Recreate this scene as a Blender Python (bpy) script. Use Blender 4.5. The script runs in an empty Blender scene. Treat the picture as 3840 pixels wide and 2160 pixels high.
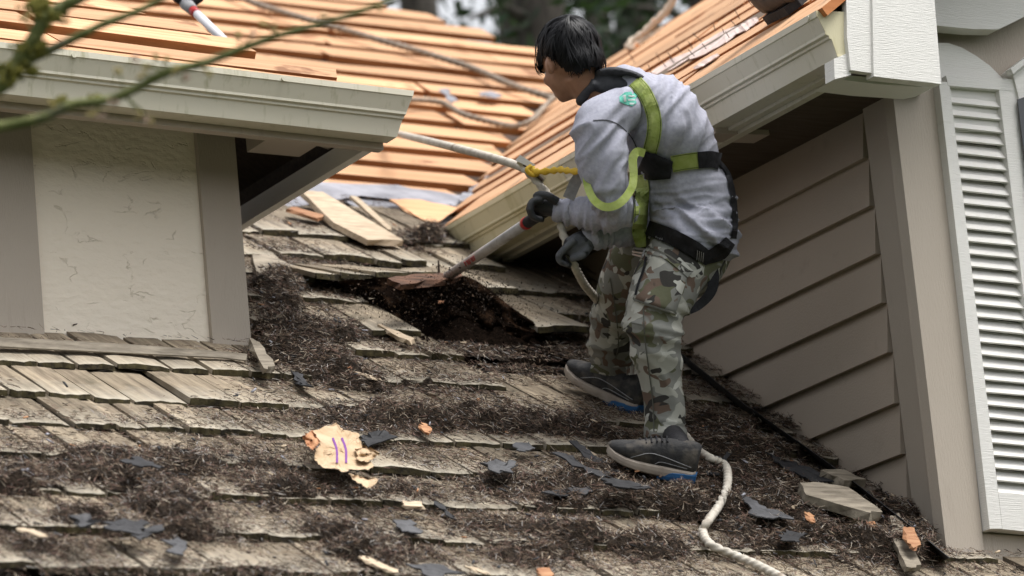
import bpy, bmesh, math, random
import numpy as np
from mathutils import Vector, Matrix, noise
from mathutils.bvhtree import BVHTree
random.seed(7); rng = np.random.default_rng(7)
sc = bpy.context.scene
C = sc.collection

# ------------------------------------------------------------------ camera
FPX = 14945.6                                    # focal length in photo pixels (3840 wide)
yaw, pit, rol = [math.radians(a) for a in (33.326, 15.335, -5.705)]
cf = np.array([math.sin(yaw)*math.cos(pit), math.cos(yaw)*math.cos(pit), math.sin(pit)])
_r = np.array([math.cos(yaw), -math.sin(yaw), 0.]); _u = np.cross(_r, cf)
cr = math.cos(rol)*_r + math.sin(rol)*_u
cu = -math.sin(rol)*_r + math.cos(rol)*_u
cam = bpy.data.objects.new('camera', bpy.data.cameras.new('camera')); C.objects.link(cam)
cam.matrix_world = Matrix([[cr[i], cu[i], -cf[i], 0] for i in range(3)] + [[0, 0, 0, 1]])
cam.data.sensor_width = 36; cam.data.lens = FPX/3840*36
cam.data.clip_start = .1; cam.data.clip_end = 500
cam.data.dof.use_dof = True; cam.data.dof.focus_distance = 12.75; cam.data.dof.aperture_fstop = 3.0
sc.camera = cam

# ------------------------------------------------------------------ light
SUN = Vector((.30, -.42, 1.2)).normalized()
w = bpy.data.worlds.new('World'); sc.world = w; w.use_nodes = True
nt = w.node_tree; bg = nt.nodes['Background']
sky = nt.nodes.new('ShaderNodeTexSky'); sky.sky_type = 'NISHITA'; sky.sun_disc = False
sky.sun_elevation = math.asin(SUN.z); sky.sun_rotation = math.atan2(SUN.x, SUN.y)
sky.air_density = 1.0; sky.dust_density = 4.0
hs = nt.nodes.new('ShaderNodeHueSaturation'); hs.inputs['Saturation'].default_value = .15
nt.links.new(sky.outputs[0], hs.inputs['Color']); nt.links.new(hs.outputs[0], bg.inputs[0])
bg.inputs[1].default_value = .12
sl = bpy.data.lights.new('sun', 'SUN'); sl.energy = 1.45; sl.angle = math.radians(28); sl.color = (1, .97, .93)
so = bpy.data.objects.new('sun', sl); C.objects.link(so)
so.rotation_euler = (-SUN).to_track_quat('-Z', 'Y').to_euler(); so.location = (0, 0, 30)
sc.view_settings.view_transform = 'Standard'; sc.view_settings.look = 'None'
sc.view_settings.exposure = 1.12; sc.view_settings.gamma = 1
sc.render.engine = 'CYCLES'; sc.cycles.use_denoising = True

# ------------------------------------------------------------------ points, planes
A3 = lambda *v: np.array(v, float)
def ray(x, y):                                   # direction of a spot of the photo (2576-wide view), depth 1
    return cr*(x*1.49068-1920)/FPX - cu*(y*1.49068-1080)/FPX + cf
def at(x, y, depth): return ray(x, y)*depth
def onp(x, y, p, n):
    d = ray(x, y); return d*((n@p)/(n@d))
def proj(p):
    p = np.asarray(p); z = p@cf
    return ((p@cr)/z*FPX+1920)/1.49068, ((-(p@cu))/z*FPX+1080)/1.49068
nrm = lambda v: v/np.linalg.norm(v)
TH = math.radians(33.7)
RX, RU, RN = A3(1, 0, 0), A3(0, math.cos(TH), math.sin(TH)), A3(0, -math.sin(TH), math.cos(TH))
RO = at(1640, 1205, 12.7)
def on(x, y, h=0.):
    d = ray(x, y); return d*((RN@RO)+h)/(RN@d)
def st(x, y, h=0.):
    p = on(x, y, h)-RO; return p@RX, p@RU
def rp(s, t, h=0.): return RO+RX*s+RU*t+RN*h     # point in main-roof coordinates

# ------------------------------------------------------------------ object helpers
def tag(o, label=None, cat=None, group=None, kind=None):
    if label: o['label'] = label
    if cat: o['category'] = cat
    if group: o['group'] = group
    if kind: o['kind'] = kind
    return o
def empty(name, loc, label=None, cat=None, group=None, kind=None):
    o = bpy.data.objects.new(name, None); C.objects.link(o); o.location = [float(v) for v in loc]
    o.empty_display_size = .1
    return tag(o, label, cat, group, kind)
def wloc(o):
    v = Vector((0, 0, 0))
    while o: v += o.location; o = o.parent
    return np.array(v)
def link(name, me, parent, loc):
    o = bpy.data.objects.new(name, me); C.objects.link(o)
    if parent: o.parent = parent; loc = np.asarray(loc)-wloc(parent)
    o.location = [float(v) for v in loc]
    return o
def mesh(name, V, Fc, mats, parent=None, smooth=False, mi=None):
    V = np.asarray(V, float); c = V.mean(0)
    me = bpy.data.meshes.new(name)
    me.from_pydata((V-c).tolist(), [], [list(map(int, q)) for q in Fc])
    for m in (mats if isinstance(mats, (list, tuple)) else [mats]): me.materials.append(m)
    if mi is not None: me.polygons.foreach_set('material_index', mi)
    if smooth: me.polygons.foreach_set('use_smooth', [True]*len(me.polygons))
    bm = bmesh.new(); bm.from_mesh(me); bmesh.ops.recalc_face_normals(bm, faces=bm.faces); bm.to_mesh(me); bm.free()
    me.update()
    return link(name, me, parent, c)
class MB:                                        # collects pieces of one mesh
    def __init__(s): s.V = []; s.F = []; s.M = []
    def add(s, V, Fc, m=0):
        b = len(s.V); s.V += [tuple(map(float, v)) for v in V]
        for q in Fc: s.F.append([int(i)+b for i in q]); s.M.append(m)
        return s
    def build(s, name, mats, parent=None, smooth=False): return mesh(name, s.V, s.F, mats, parent, smooth, s.M)
def prism_d(P, ext):
    P = [np.asarray(p, float) for p in P]; n = len(P)
    V = P+[p+ext for p in P]
    Fc = [list(range(n)), list(range(2*n-1, n-1, -1))]+[[i, (i+1) % n, n+(i+1) % n, n+i] for i in range(n)]
    return V, Fc
def prism(name, P, ext, m, parent=None):
    V, Fc = prism_d(P, np.asarray(ext)); return mesh(name, V, Fc, m, parent)
def box_d(o, a, b, c):
    o, a, b, c = [np.asarray(v, float) for v in (o, a, b, c)]
    V = [o, o+a, o+a+b, o+b, o+c, o+a+c, o+a+b+c, o+b+c]
    return V, [[0, 3, 2, 1], [4, 5, 6, 7], [0, 1, 5, 4], [1, 2, 6, 5], [2, 3, 7, 6], [3, 0, 4, 7]]
def box(name, o, a, b, c, m, parent=None):
    V, Fc = box_d(o, a, b, c); return mesh(name, V, Fc, m, parent)
def catmull(P, sub):
    P = np.asarray(P, float)
    if len(P) < 3: return np.array([P[0]+(P[-1]-P[0])*k/sub for k in range(sub+1)])
    Q = np.vstack([2*P[0]-P[1], P, 2*P[-1]-P[-2]]); out = []
    for i in range(1, len(Q)-2):
        a, b, c, d = Q[i-1:i+3]
        for k in range(sub):
            u = k/sub
            out.append(.5*((2*b)+(c-a)*u+(2*a-5*b+4*c-d)*u*u+(3*b-a-3*c+d)*u**3))
    out.append(P[-1]); return np.array(out)
def tube_d(P, R, n=10, caps=True, ref=None, rb=None):
    P = np.asarray(P, float); k = len(P); R = np.broadcast_to(np.asarray(R, float), (k,)); RB = R if rb is None else np.broadcast_to(np.asarray(rb, float), (k,))
    T = np.gradient(P, axis=0); T /= np.linalg.norm(T, axis=1)[:, None]+1e-12
    ref = cf if ref is None else np.asarray(ref, float); V = []; Fc = []
    for i in range(k):
        b = ref-(ref@T[i])*T[i]
        if np.linalg.norm(b) < 1e-3: b = cu-(cu@T[i])*T[i]
        b = nrm(b); a = np.cross(T[i], b)
        for j in range(n):
            an = 2*math.pi*j/n; V.append(P[i]+a*R[i]*math.cos(an)+b*RB[i]*math.sin(an))
    for i in range(k-1):
        for j in range(n): Fc.append([i*n+j, i*n+(j+1) % n, (i+1)*n+(j+1) % n, (i+1)*n+j])
    if caps: Fc += [list(range(n-1, -1, -1)), list(range((k-1)*n, k*n))]
    return V, Fc
def rope_d(P, r, pitch=None, n=12):              # twisted three-strand rope
    P = np.asarray(P, float); d = np.r_[0, np.cumsum(np.linalg.norm(np.diff(P, axis=0), axis=1))]
    step = r*.55; m = max(6, int(d[-1]/step)); q = np.linspace(0, d[-1], m)
    P = np.array([np.interp(q, d, P[:, i]) for i in range(3)]).T
    T = np.gradient(P, axis=0); T /= np.linalg.norm(T, axis=1)[:, None]
    pitch = pitch or r*7.0; V = []; Fc = []
    b = None
    for i in range(m):
        if b is None: b = cf-(cf@T[i])*T[i]
        b = nrm(b-(b@T[i])*T[i]); a = np.cross(T[i], b); ph = 2*math.pi*q[i]/pitch
        for j in range(n):
            an = 2*math.pi*j/n; rr = r*(.62+.46*abs(math.cos(1.5*(an-ph))))
            V.append(P[i]+(a*math.cos(an)+b*math.sin(an))*rr)
    for i in range(m-1):
        for j in range(n): Fc.append([i*n+j, i*n+(j+1) % n, (i+1)*n+(j+1) % n, (i+1)*n+j])
    Fc += [list(range(n-1, -1, -1)), list(range((m-1)*n, m*n))]
    return V, Fc
_tab = rng.random((256, 256))
def vnoise(x, y, oct=4):                         # smooth 2-D value noise, 0..1
    x = np.asarray(x, float); y = np.asarray(y, float); s = 0; a = .5; tot = 0
    for o in range(oct):
        xi = np.floor(x).astype(int); yi = np.floor(y).astype(int); fx = x-xi; fy = y-yi
        fx = fx*fx*(3-2*fx); fy = fy*fy*(3-2*fy)
        g = lambda i, j: _tab[(xi+i) % 256, (yi+j) % 256]
        s = s+a*((g(0, 0)*(1-fx)+g(1, 0)*fx)*(1-fy)+(g(0, 1)*(1-fx)+g(1, 1)*fx)*fy); tot += a
        a *= .5; x = x*2+17.3; y = y*2+5.7
    return s/tot

# ------------------------------------------------------------------ materials
def new_mat(name):
    m = bpy.data.materials.new(name); m.use_nodes = True
    return m, m.node_tree.nodes, m.node_tree.links, m.node_tree.nodes['Principled BSDF']
def M(name, c1, c2=None, rough=.7, scale=5., stretch=(1, 1, 1), bump=.0, rnd=0., lo=.35, hi=.65, detail=5., spec=.3, c3=None, s3=40., lo3=.6, hi3=.7, bdist=.01, metal=0.):
    m, N, L, b = new_mat(name); b.inputs['Roughness'].default_value = rough
    b.inputs['Specular IOR Level'].default_value = spec; b.inputs['Metallic'].default_value = metal
    c2 = c2 or c1
    tc = N.new('ShaderNodeTexCoord'); mp = N.new('ShaderNodeMapping'); mp.inputs['Scale'].default_value = [scale*k for k in stretch]
    oi = N.new('ShaderNodeObjectInfo'); ad = N.new('ShaderNodeVectorMath'); ad.operation = 'MULTIPLY_ADD'
    L.new(oi.outputs['Random'], ad.inputs[0]); ad.inputs[1].default_value = (37, 53, 71); L.new(tc.outputs['Object'], ad.inputs[2])
    L.new(ad.outputs[0], mp.inputs['Vector'])
    nz = N.new('ShaderNodeTexNoise'); nz.inputs['Detail'].default_value = detail; nz.inputs['Scale'].default_value = 1; nz.inputs['Roughness'].default_value = .6
    L.new(mp.outputs[0], nz.inputs['Vector'])
    rm = N.new('ShaderNodeValToRGB'); rm.color_ramp.elements[0].position = lo; rm.color_ramp.elements[1].position = hi
    rm.color_ramp.elements[0].color = (*c1, 1); rm.color_ramp.elements[1].color = (*c2, 1)
    L.new(nz.outputs['Fac'], rm.inputs[0]); col = rm.outputs[0]
    if c3:
        n3 = N.new('ShaderNodeTexNoise'); n3.inputs['Scale'].default_value = s3; n3.inputs['Detail'].default_value = 4
        L.new(ad.outputs[0], n3.inputs['Vector']); r3 = N.new('ShaderNodeValToRGB'); r3.color_ramp.elements[0].position = lo3; r3.color_ramp.elements[1].position = hi3
        L.new(n3.outputs['Fac'], r3.inputs[0]); mx = N.new('ShaderNodeMix'); mx.data_type = 'RGBA'
        L.new(r3.outputs[0], mx.inputs[0]); L.new(col, mx.inputs[6]); mx.inputs[7].default_value = (*c3, 1); col = mx.outputs[2]
    if rnd:
        h = N.new('ShaderNodeHueSaturation'); mr = N.new('ShaderNodeMapRange'); mr.inputs[3].default_value = 1-rnd; mr.inputs[4].default_value = 1+rnd
        L.new(oi.outputs['Random'], mr.inputs[0]); L.new(mr.outputs[0], h.inputs['Value']); L.new(col, h.inputs['Color']); col = h.outputs[0]
    L.new(col, b.inputs['Base Color'])
    if bump:
        bp = N.new('ShaderNodeBump'); bp.inputs['Strength'].default_value = bump; bp.inputs['Distance'].default_value = bdist
        L.new(nz.outputs['Fac'], bp.inputs['Height']); L.new(bp.outputs[0], b.inputs['Normal'])
    return m
m_shake = M('weathered_cedar', (.085, .065, .048), (.34, .28, .20), .85, 3., (14, 1.1, 8), .9, .28, .28, .72, 8, .2, (.10, .085, .06), 9., .55, .75)
def bleach(m):                                   # shakes are bleached towards their exposed lower end
    N, L = m.node_tree.nodes, m.node_tree.links; b = N['Principled BSDF']; src = b.inputs['Base Color'].links[0].from_socket
    tc = N.new('ShaderNodeTexCoord'); sp = N.new('ShaderNodeSeparateXYZ'); L.new(tc.outputs['Object'], sp.inputs[0])
    nz = N.new('ShaderNodeTexNoise'); nz.inputs['Scale'].default_value = 14; nz.inputs['Detail'].default_value = 5; L.new(tc.outputs['Object'], nz.inputs[0])
    ad = N.new('ShaderNodeMath'); ad.operation = 'MULTIPLY_ADD'; L.new(nz.outputs[0], ad.inputs[0]); ad.inputs[1].default_value = .26; L.new(sp.outputs[1], ad.inputs[2])
    mr = N.new('ShaderNodeMapRange'); mr.inputs[1].default_value = .12; mr.inputs[2].default_value = .30; mr.inputs[3].default_value = .55; mr.inputs[4].default_value = 0; L.new(ad.outputs[0], mr.inputs[0])
    mx = N.new('ShaderNodeMix'); mx.data_type = 'RGBA'; L.new(mr.outputs[0], mx.inputs[0]); L.new(src, mx.inputs[6]); mx.inputs[7].default_value = (.50, .46, .38, 1); L.new(mx.outputs[2], b.inputs['Base Color'])
bleach(m_shake)
m_butt = M('mossy_wood_end', (.022, .018, .012), (.075, .062, .028), .95, 30., (1, 1, 1), .8, .3)
m_felt = M('roofing_felt', (.020, .020, .022), (.045, .045, .048), .7, 12., (1, 1, 1), .4, .25, spec=.2)
m_feltgrey = M('dusty_grey_felt', (.15, .15, .17), (.26, .26, .29), .6, 9., (1, 1, 1), .3, .2, spec=.4)
m_void = M('attic_dark_felt', (.012, .010, .009), (.022, .019, .016), .9, 9.)
m_board = M('fresh_sheathing', (.41, .21, .10), (.65, .39, .22), .7, 2.2, (1, 16, 16), .35, .2, .28, .72, 8, .25, (.26, .12, .055), 5., .62, .70)
m_boardR = M('fresh_sheathing_side_roof', (.45, .23, .11), (.66, .42, .25), .7, 2.2, (9, 2, 9), .25, .16, .25, .75, 7, .25, (.25, .15, .09), 5., .62, .72)
m_edge = M('sheathing_edge', (.34, .11, .03), (.50, .20, .07), .75, 3., (1, 8, 8), .2, .2)
m_old = M('grey_driftwood', (.12, .10, .075), (.34, .295, .23), .8, 3., (3, 12, 9), .6, .2, .3, .7, 7)
m_orange = M('split_cedar', (.28, .12, .055), (.44, .24, .125), .75, 6., (2, 9, 9), .4, .2)
m_pale = M('pale_split_wood', (.34, .26, .18), (.52, .42, .30), .75, 6., (2, 9, 9), .4, .15)
def painted(name, c1, c2, rough, stain, sc_=(5, 5, .7), lo=.5, hi=.75, bump=.12, bs=60., spec=.35):
    m, N, L, b = new_mat(name); b.inputs['Roughness'].default_value = rough; b.inputs['Specular IOR Level'].default_value = spec
    tc = N.new('ShaderNodeTexCoord'); g = N.new('ShaderNodeNewGeometry')
    n1 = N.new('ShaderNodeTexNoise'); n1.inputs['Scale'].default_value = 2.5; n1.inputs['Detail'].default_value = 6
    L.new(g.outputs['Position'], n1.inputs['Vector'])
    mp = N.new('ShaderNodeMapping'); mp.inputs['Scale'].default_value = sc_; L.new(g.outputs['Position'], mp.inputs[0])
    n2 = N.new('ShaderNodeTexNoise'); n2.inputs['Scale'].default_value = 2.; n2.inputs['Detail'].default_value = 8; n2.inputs['Roughness'].default_value = .65; L.new(mp.outputs[0], n2.inputs['Vector'])
    mx = N.new('ShaderNodeMix'); mx.data_type = 'RGBA'; mx.inputs[6].default_value = (*c1, 1); mx.inputs[7].default_value = (*c2, 1); L.new(n1.outputs[0], mx.inputs[0])
    rm = N.new('ShaderNodeValToRGB'); rm.color_ramp.elements[0].position = lo; rm.color_ramp.elements[1].position = hi; L.new(n2.outputs[0], rm.inputs[0])
    m2 = N.new('ShaderNodeMix'); m2.data_type = 'RGBA'; L.new(rm.outputs[0], m2.inputs[0]); L.new(mx.outputs[2], m2.inputs[6]); m2.inputs[7].default_value = (*stain, 1)
    L.new(m2.outputs[2], b.inputs['Base Color'])
    n4 = N.new('ShaderNodeTexNoise'); n4.inputs['Scale'].default_value = bs; n4.inputs['Detail'].default_value = 5; L.new(mp.outputs[0], n4.inputs['Vector'])
    bp = N.new('ShaderNodeBump'); bp.inputs['Strength'].default_value = bump; bp.inputs['Distance'].default_value = .004
    L.new(n4.outputs[0], bp.inputs['Height']); L.new(bp.outputs[0], b.inputs['Normal'])
    return m
m_gutter = painted('cream_gutter_paint', (.56, .53, .42), (.63, .60, .50), .45, (.34, .33, .20), (14, 14, 1.4), .56, .8)
m_gutterold = painted('yellowed_gutter_paint', (.60, .55, .36), (.68, .62, .43), .45, (.40, .36, .16), (7, 7, .8), .5, .75)
m_tan = painted('tan_siding_paint', (.40, .335, .27), (.45, .375, .305), .6, (.32, .265, .21), (3, 3, 3), .6, .85, .35, 50.)
m_taupe = painted('taupe_trim_paint', (.40, .345, .285), (.44, .385, .325), .6, (.32, .27, .22), (12, 12, 1.2), .6, .85, .5, 30.)
m_white = painted('white_paint', (.68, .665, .63), (.74, .725, .69), .5, (.50, .47, .41), (1.5, 1.5, 26), .62, .9, .5, 14.)
m_dark = M('dark_shade_wood', (.035, .024, .016), (.06, .043, .03), .85, 6., (1, 8, 8), .2)  # eave undersides: their shade is put into this dark colour
m_steel = M('galvanised_steel', (.38, .38, .39), (.5, .5, .51), .4, 20., spec=.5, metal=.7)
m_nail = M('rusty_nail', (.05, .035, .025), (.09, .06, .045), .6, 30.)
def stucco_mat():
    m, N, L, b = new_mat('cream_trowelled_stucco'); b.inputs['Roughness'].default_value = .8
    tc = N.new('ShaderNodeTexCoord'); mp = N.new('ShaderNodeMapping'); mp.inputs['Scale'].default_value = (5, 5, 9); mp.inputs['Rotation'].default_value = (0, .35, 0)
    L.new(tc.outputs['Object'], mp.inputs[0])
    n1 = N.new('ShaderNodeTexNoise'); n1.inputs['Scale'].default_value = 1.1; n1.inputs['Detail'].default_value = 5; n1.inputs['Distortion'].default_value = .6; L.new(mp.outputs[0], n1.inputs[0])
    def mth(op, a, v=None, v2=None):
        q = N.new('ShaderNodeMath'); q.operation = op; L.new(a, q.inputs[0])
        if v is not None:
            if hasattr(v, 'node'): L.new(v, q.inputs[1])
            else: q.inputs[1].default_value = v
        return q.outputs[0]
    rid = mth('ABSOLUTE', mth('SUBTRACT', n1.outputs[0], .5)); r = N.new('ShaderNodeMapRange'); r.inputs[1].default_value = 0; r.inputs[2].default_value = .014; r.inputs[3].default_value = 1; r.inputs[4].default_value = 0; L.new(rid, r.inputs[0])
    n2 = N.new('ShaderNodeTexNoise'); n2.inputs['Scale'].default_value = 2.2; n2.inputs['Detail'].default_value = 2; L.new(mp.outputs[0], n2.inputs[0])
    r2 = N.new('ShaderNodeMapRange'); r2.inputs[1].default_value = .5; r2.inputs[2].default_value = .6; L.new(n2.outputs[0], r2.inputs[0])
    cr_ = mth('MULTIPLY', r.outputs[0], r2.outputs[0])
    mx = N.new('ShaderNodeMix'); mx.data_type = 'RGBA'; mx.inputs[6].default_value = (.84, .755, .635, 1); mx.inputs[7].default_value = (.70, .62, .50, 1); L.new(cr_, mx.inputs[0])
    L.new(mx.outputs[2], b.inputs['Base Color'])
    n3 = N.new('ShaderNodeTexNoise'); n3.inputs['Scale'].default_value = 5; n3.inputs['Detail'].default_value = 6; L.new(mp.outputs[0], n3.inputs[0])
    h = N.new('ShaderNodeMath'); h.operation = 'MULTIPLY_ADD'; L.new(cr_, h.inputs[0]); h.inputs[1].default_value = -.55; L.new(n3.outputs[0], h.inputs[2])
    bp = N.new('ShaderNodeBump'); bp.inputs['Strength'].default_value = .6; bp.inputs['Distance'].default_value = .009; L.new(h.outputs[0], bp.inputs['Height']); L.new(bp.outputs[0], b.inputs['Normal'])
    return m
m_stucco = stucco_mat()

# ================================================================== SETTING
GZ = -1.6
ground = mesh('ground', [(-300, -300, GZ), (300, -300, GZ), (300, 300, GZ), (-300, 300, GZ)], [[0, 1, 2, 3]],
              M('lawn', (.03, .045, .018), (.06, .075, .03), .95, 1.5)); tag(ground, kind='structure')

# ================================================================== MAIN ROOF
WA, WB = on(1715, 880), on(2400, 1400)                      # foot of the wing's siding wall
WY = nrm((WA-WB)*A3(1, 1, 0)); WN = A3(-WY[1], WY[0], 0); WX = -WN
foot_px = [(1715, 880), (1900, 1025), (2050, 1130), (2160, 1210), (2290, 1310), (2400, 1400)]
def s_wall(t):                                              # s of the wing wall along the roof
    a = WA-RO; k = (t*math.cos(TH)-a[1])/WY[1]; return (a+WY*k)[0]
TB = st(2400, 1400)[1]
roof = empty('main_roof', rp(0, 0, -.3), 'large cedar shake roof, stripped to orange boards at the top, needle covered below', 'roof')
# deck below everything; the shakes, boards and felt lie on it
deck = prism('underlayment', [rp(-4.5, -1.7, -.045), rp(2.2, -1.7, -.045), rp(2.2, 3.3, -.045), rp(-4.5, 3.3, -.045)], RN*-.03, m_void, roof)
# valley and hip line of the stripped part
val = [st(1150, 525), st(1290, 340), st(1390, 240), st(1440, 165), st(1475, 100)]
vt = [v[1] for v in val]; vs = [v[0] for v in val]
hipS = [st(1290, 106), st(990, 8), st(700, -75)]
ht = [v[1] for v in hipS]; hs_ = [v[0] for v in hipS]
def right_lim(t):
    a = np.interp(t, vt, vs)
    if t > ht[0]: return float(np.interp(t, ht, hs_))
    return float(a)
TOP = max(ht)
# dark attic floor under the skip sheathing
P = [rp(-.6, 3.3, -.09), rp(right_lim(3.3)+.1, 3.3, -.09)]+[rp(right_lim(t)+.02, t, -.09) for t in np.linspace(3.6, TOP, 8)]+[rp(-.6, TOP, -.09)]
prism('attic_lining', P, RN*-.02, M('pinkish_insulation_and_dark_attic', (.05, .032, .022), (.16, .11, .09), .9, 3., (2, 2, 2), .3, lo=.5, hi=.75), roof)
def board(s0, s1, t0, wd, th, par, h=0., yaw=0., m=None, o=None, X=None, U=None, N_=None, jag=.03, ragged=.25, name='sheathing_board', up=0.):
    """one board lying in a roof plane; ends torn, lower edge splintered"""
    o = RO if o is None else o; X = RX if X is None else X; U = RU if U is None else U; N_ = RN if N_ is None else N_
    c, s_ = math.cos(yaw), math.sin(yaw); Xr = X*c+U*s_; Ur = U*c-X*s_; org = o+X*s0+U*t0
    Lb = s1-s0; n = max(2, min(9, int(Lb/.35))); V = []; Fc = []; mi = []
    for k in range(n+1):
        x = Lb*k/n; e0 = random.uniform(-.006, .006); e1 = random.uniform(-.006, .006)
        if random.random() < ragged*.5: e1 -= random.uniform(0, .03)
        xa = x+(random.uniform(-jag, jag) if k in (0, n) else 0); xb = x+(random.uniform(-jag, jag) if k in (0, n) else 0)
        hz = h+up*x+random.uniform(-.002, .002)
        V += [org+Xr*xa+Ur*e0+N_*hz, org+Xr*xb+Ur*(wd+e1)+N_*hz, org+Xr*xb+Ur*(wd+e1)+N_*(hz-th), org+Xr*xa+Ur*e0+N_*(hz-th)]
        if k:
            b = 4*(k-1); Fc += [[b, b+4, b+5, b+1], [b+1, b+5, b+6, b+2], [b+2, b+6, b+7, b+3], [b+3, b+7, b+4, b]]; mi += [0, 1, 1, 1]
    Fc += [[0, 1, 2, 3], [4*n+3, 4*n+2, 4*n+1, 4*n]]; mi += [1, 1]
    return mesh(name, V, Fc, [m or m_board, m_edge], par, False, mi)
t = 3.40; row = 0
while t < TOP:
    rl = right_lim(t+.08); ll = -.4 if t < 5.2 else .3
    x = ll+random.uniform(-.3, 0)
    while x < rl-.03:
        L_ = random.choice([.9, 1.3, 1.9, 2.6])*random.uniform(.85, 1.15); e = min(x+L_, rl+random.uniform(-.02, .03))
        if rl-e < .35: e = rl+random.uniform(-.02, .03)
        if e-x > .12: board(x, e-.006, t+random.uniform(-.012, .012), random.uniform(.155, .20), random.uniform(.026, .034), roof, h=random.uniform(-.004, .004), yaw=random.uniform(-.008, .012), ragged=.5)
        x = e
    t += .283; row += 1
# grey felt strip at the limit of the stripped part, and flat grey felt sheets right of it
def sheet(name, pts, h, m, par, th=.004, wav=.01, sub=5, lab=None, cat=None, grp=None, curl=0.):
    """thin irregular sheet lying on the main roof: outline in photo spots, dropped on the roof plane"""
    S = np.array([st(*p, h) for p in pts]); c = S.mean(0); V = []; Fc = []; n = len(S)
    out = []
    for i in range(n):
        a, b = S[i], S[(i+1) % n]
        for k in range(sub):
            f_ = k/sub; q = a+(b-a)*f_
            if k: q = q+rng.normal(0, .010, 2)*min(1, 12*np.linalg.norm(b-a))
            out.append(q)
    out = np.array(out); m_ = len(out)
    rings = [(1., 1.), (.55, .4)]
    sd = random.uniform(0, 50)
    for lev in (0, 1):
        for (f_, g) in rings:
            for q in out:
                p = c+(q-c)*f_; hh = h+wav*(vnoise(p[0]*6+sd, p[1]*6+sd, 2)-.4)+curl*g*g*max(0, vnoise(p[0]*4+sd+9, p[1]*4, 1)-.35)-lev*th
                V.append(rp(p[0], p[1], hh))
        V.append(rp(c[0], c[1], h+wav*.3-lev*th))
    K = 2*m_+1
    for i in range(m_):
        j = (i+1) % m_
        Fc += [[i, j, m_+j, m_+i], [m_+i, m_+j, 2*m_], [K+j, K+i, K+m_+i, K+m_+j], [K+m_+j, K+m_+i, K+2*m_], [j, i, K+i, K+j]]
    if par is None:
        o = mesh(name, V, Fc, m, None); tag(o, lab, cat, grp); return o
    return mesh(name, V, Fc, m, par)
sheet('felt_strip', [(640, 500), (800, 458), (1000, 468), (1185, 492), (1165, 520), (1000, 497), (800, 490), (640, 535)], .012, m_feltgrey, roof, wav=.015)
sheet('felt_strip', [(860, 497), (980, 500), (1165, 522), (1090, 590), (1000, 585), (930, 545)], .0, m_feltgrey, roof, wav=.015)

m_under = M('shaded_shake_underside', (.010, .008, .006), (.035, .025, .018), .9, 8., (8, 1, 8), .4)  # near-black, puts the shade beneath lifted shakes into the colour
# ---- shakes: shared wedge meshes, one object per shake
SK = []
def shake_mesh(wd, i):
    r = random.Random(100+i); L_ = .62; T = r.uniform(.013, .022); n = 6; V = []; Fc = []; mi = []
    ys = [0, .012, .16, .33, L_]
    edge = [r.uniform(-.006, .006) for _ in range(n+1)]; bow = r.uniform(-.004, .006)
    for lev in (1, 0):
        for yi, y in enumerate(ys):
            for k in range(n+1):
                x = -wd/2+wd*k/n; yy = y+(edge[k]*(1-y/L_)**3)
                if yi == 0 and lev == 1: yy += .006
                z = (T+(.005-T)*y/L_)*lev+bow*(1-(2*k/n-1)**2)*(1-y/L_)
                if lev and yi < 4: z += r.uniform(-.0012, .0012)
                V.append((x, yy, z))
    m_ = n+1; B = m_*len(ys)
    for yi in range(len(ys)-1):
        for k in range(n):
            a = yi*m_+k; Fc.append([a, a+1, a+m_+1, a+m_]); mi.append(0)
            if yi in (0,): pass
    for yi in range(len(ys)-1):
        a = yi*m_; Fc.append([B+a, a, a+m_, B+a+m_]); mi.append(1 if yi == 0 else 0)
        a = yi*m_+n; Fc.append([a, B+a, B+a+m_, a+m_]); mi.append(1 if yi == 0 else 0)
    for k in range(n): Fc.append([B+k, B+k+1, k+1, k]); mi.append(1)
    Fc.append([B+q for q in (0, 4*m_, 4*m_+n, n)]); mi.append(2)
    me = bpy.data.meshes.new('shake'); me.from_pydata(V, [], Fc); [me.materials.append(q) for q in (m_shake, m_butt, m_under)]
    me.polygons.foreach_set('material_index', mi); me.update()
    bm = bmesh.new(); bm.from_mesh(me); bmesh.ops.recalc_face_normals(bm, faces=bm.faces); bm.to_mesh(me); bm.free()
    return me
WID = [.085, .10, .115, .125, .135, .15, .165, .18, .205]
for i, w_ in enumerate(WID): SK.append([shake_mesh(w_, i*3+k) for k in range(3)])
rl_ = np.array(wloc(roof))
def place_shake(s, t, wi, h=.022, tilt=.0405, yaw=0., roll=0., par=roof, name='shake', mesh_=None):
    X = RX; U = RU*math.cos(tilt)-RN*math.sin(tilt); N_ = RN*math.cos(tilt)+RU*math.sin(tilt)
    if yaw: X, U = X*math.cos(yaw)+U*math.sin(yaw), U*math.cos(yaw)-X*math.sin(yaw)
    if roll: X, N_ = X*math.cos(roll)+N_*math.sin(roll), N_*math.cos(roll)-X*math.sin(roll)
    o = bpy.data.objects.new(name, mesh_ or random.choice(SK[wi])); C.objects.link(o)
    p = rp(s, t, h)
    if par: o.parent = par; p = p-wloc(par)
    o.matrix_local = Matrix([[X[i], U[i], N_[i], p[i]] for i in range(3)]+[[0, 0, 0, 1]])
    return o
ROWS = [-1.045, -.765, -.445, -.15, .155, .44, .765, 1.07, 1.37, 1.66, 1.95, 2.24, 2.52]
YW = on(115, 850)[1]; T_DW = st(115, 850)[1]; S_DR = st(632, 882)[0]      # dormer front wall and its right end
def inpoly(x, y, P):
    c = False; n = len(P)
    for i in range(n):
        (x1, y1), (x2, y2) = P[i], P[(i+1) % n]
        if (y1 > y) != (y2 > y) and x < (x2-x1)*(y-y1)/(y2-y1)+x1: c = not c
    return c
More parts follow.
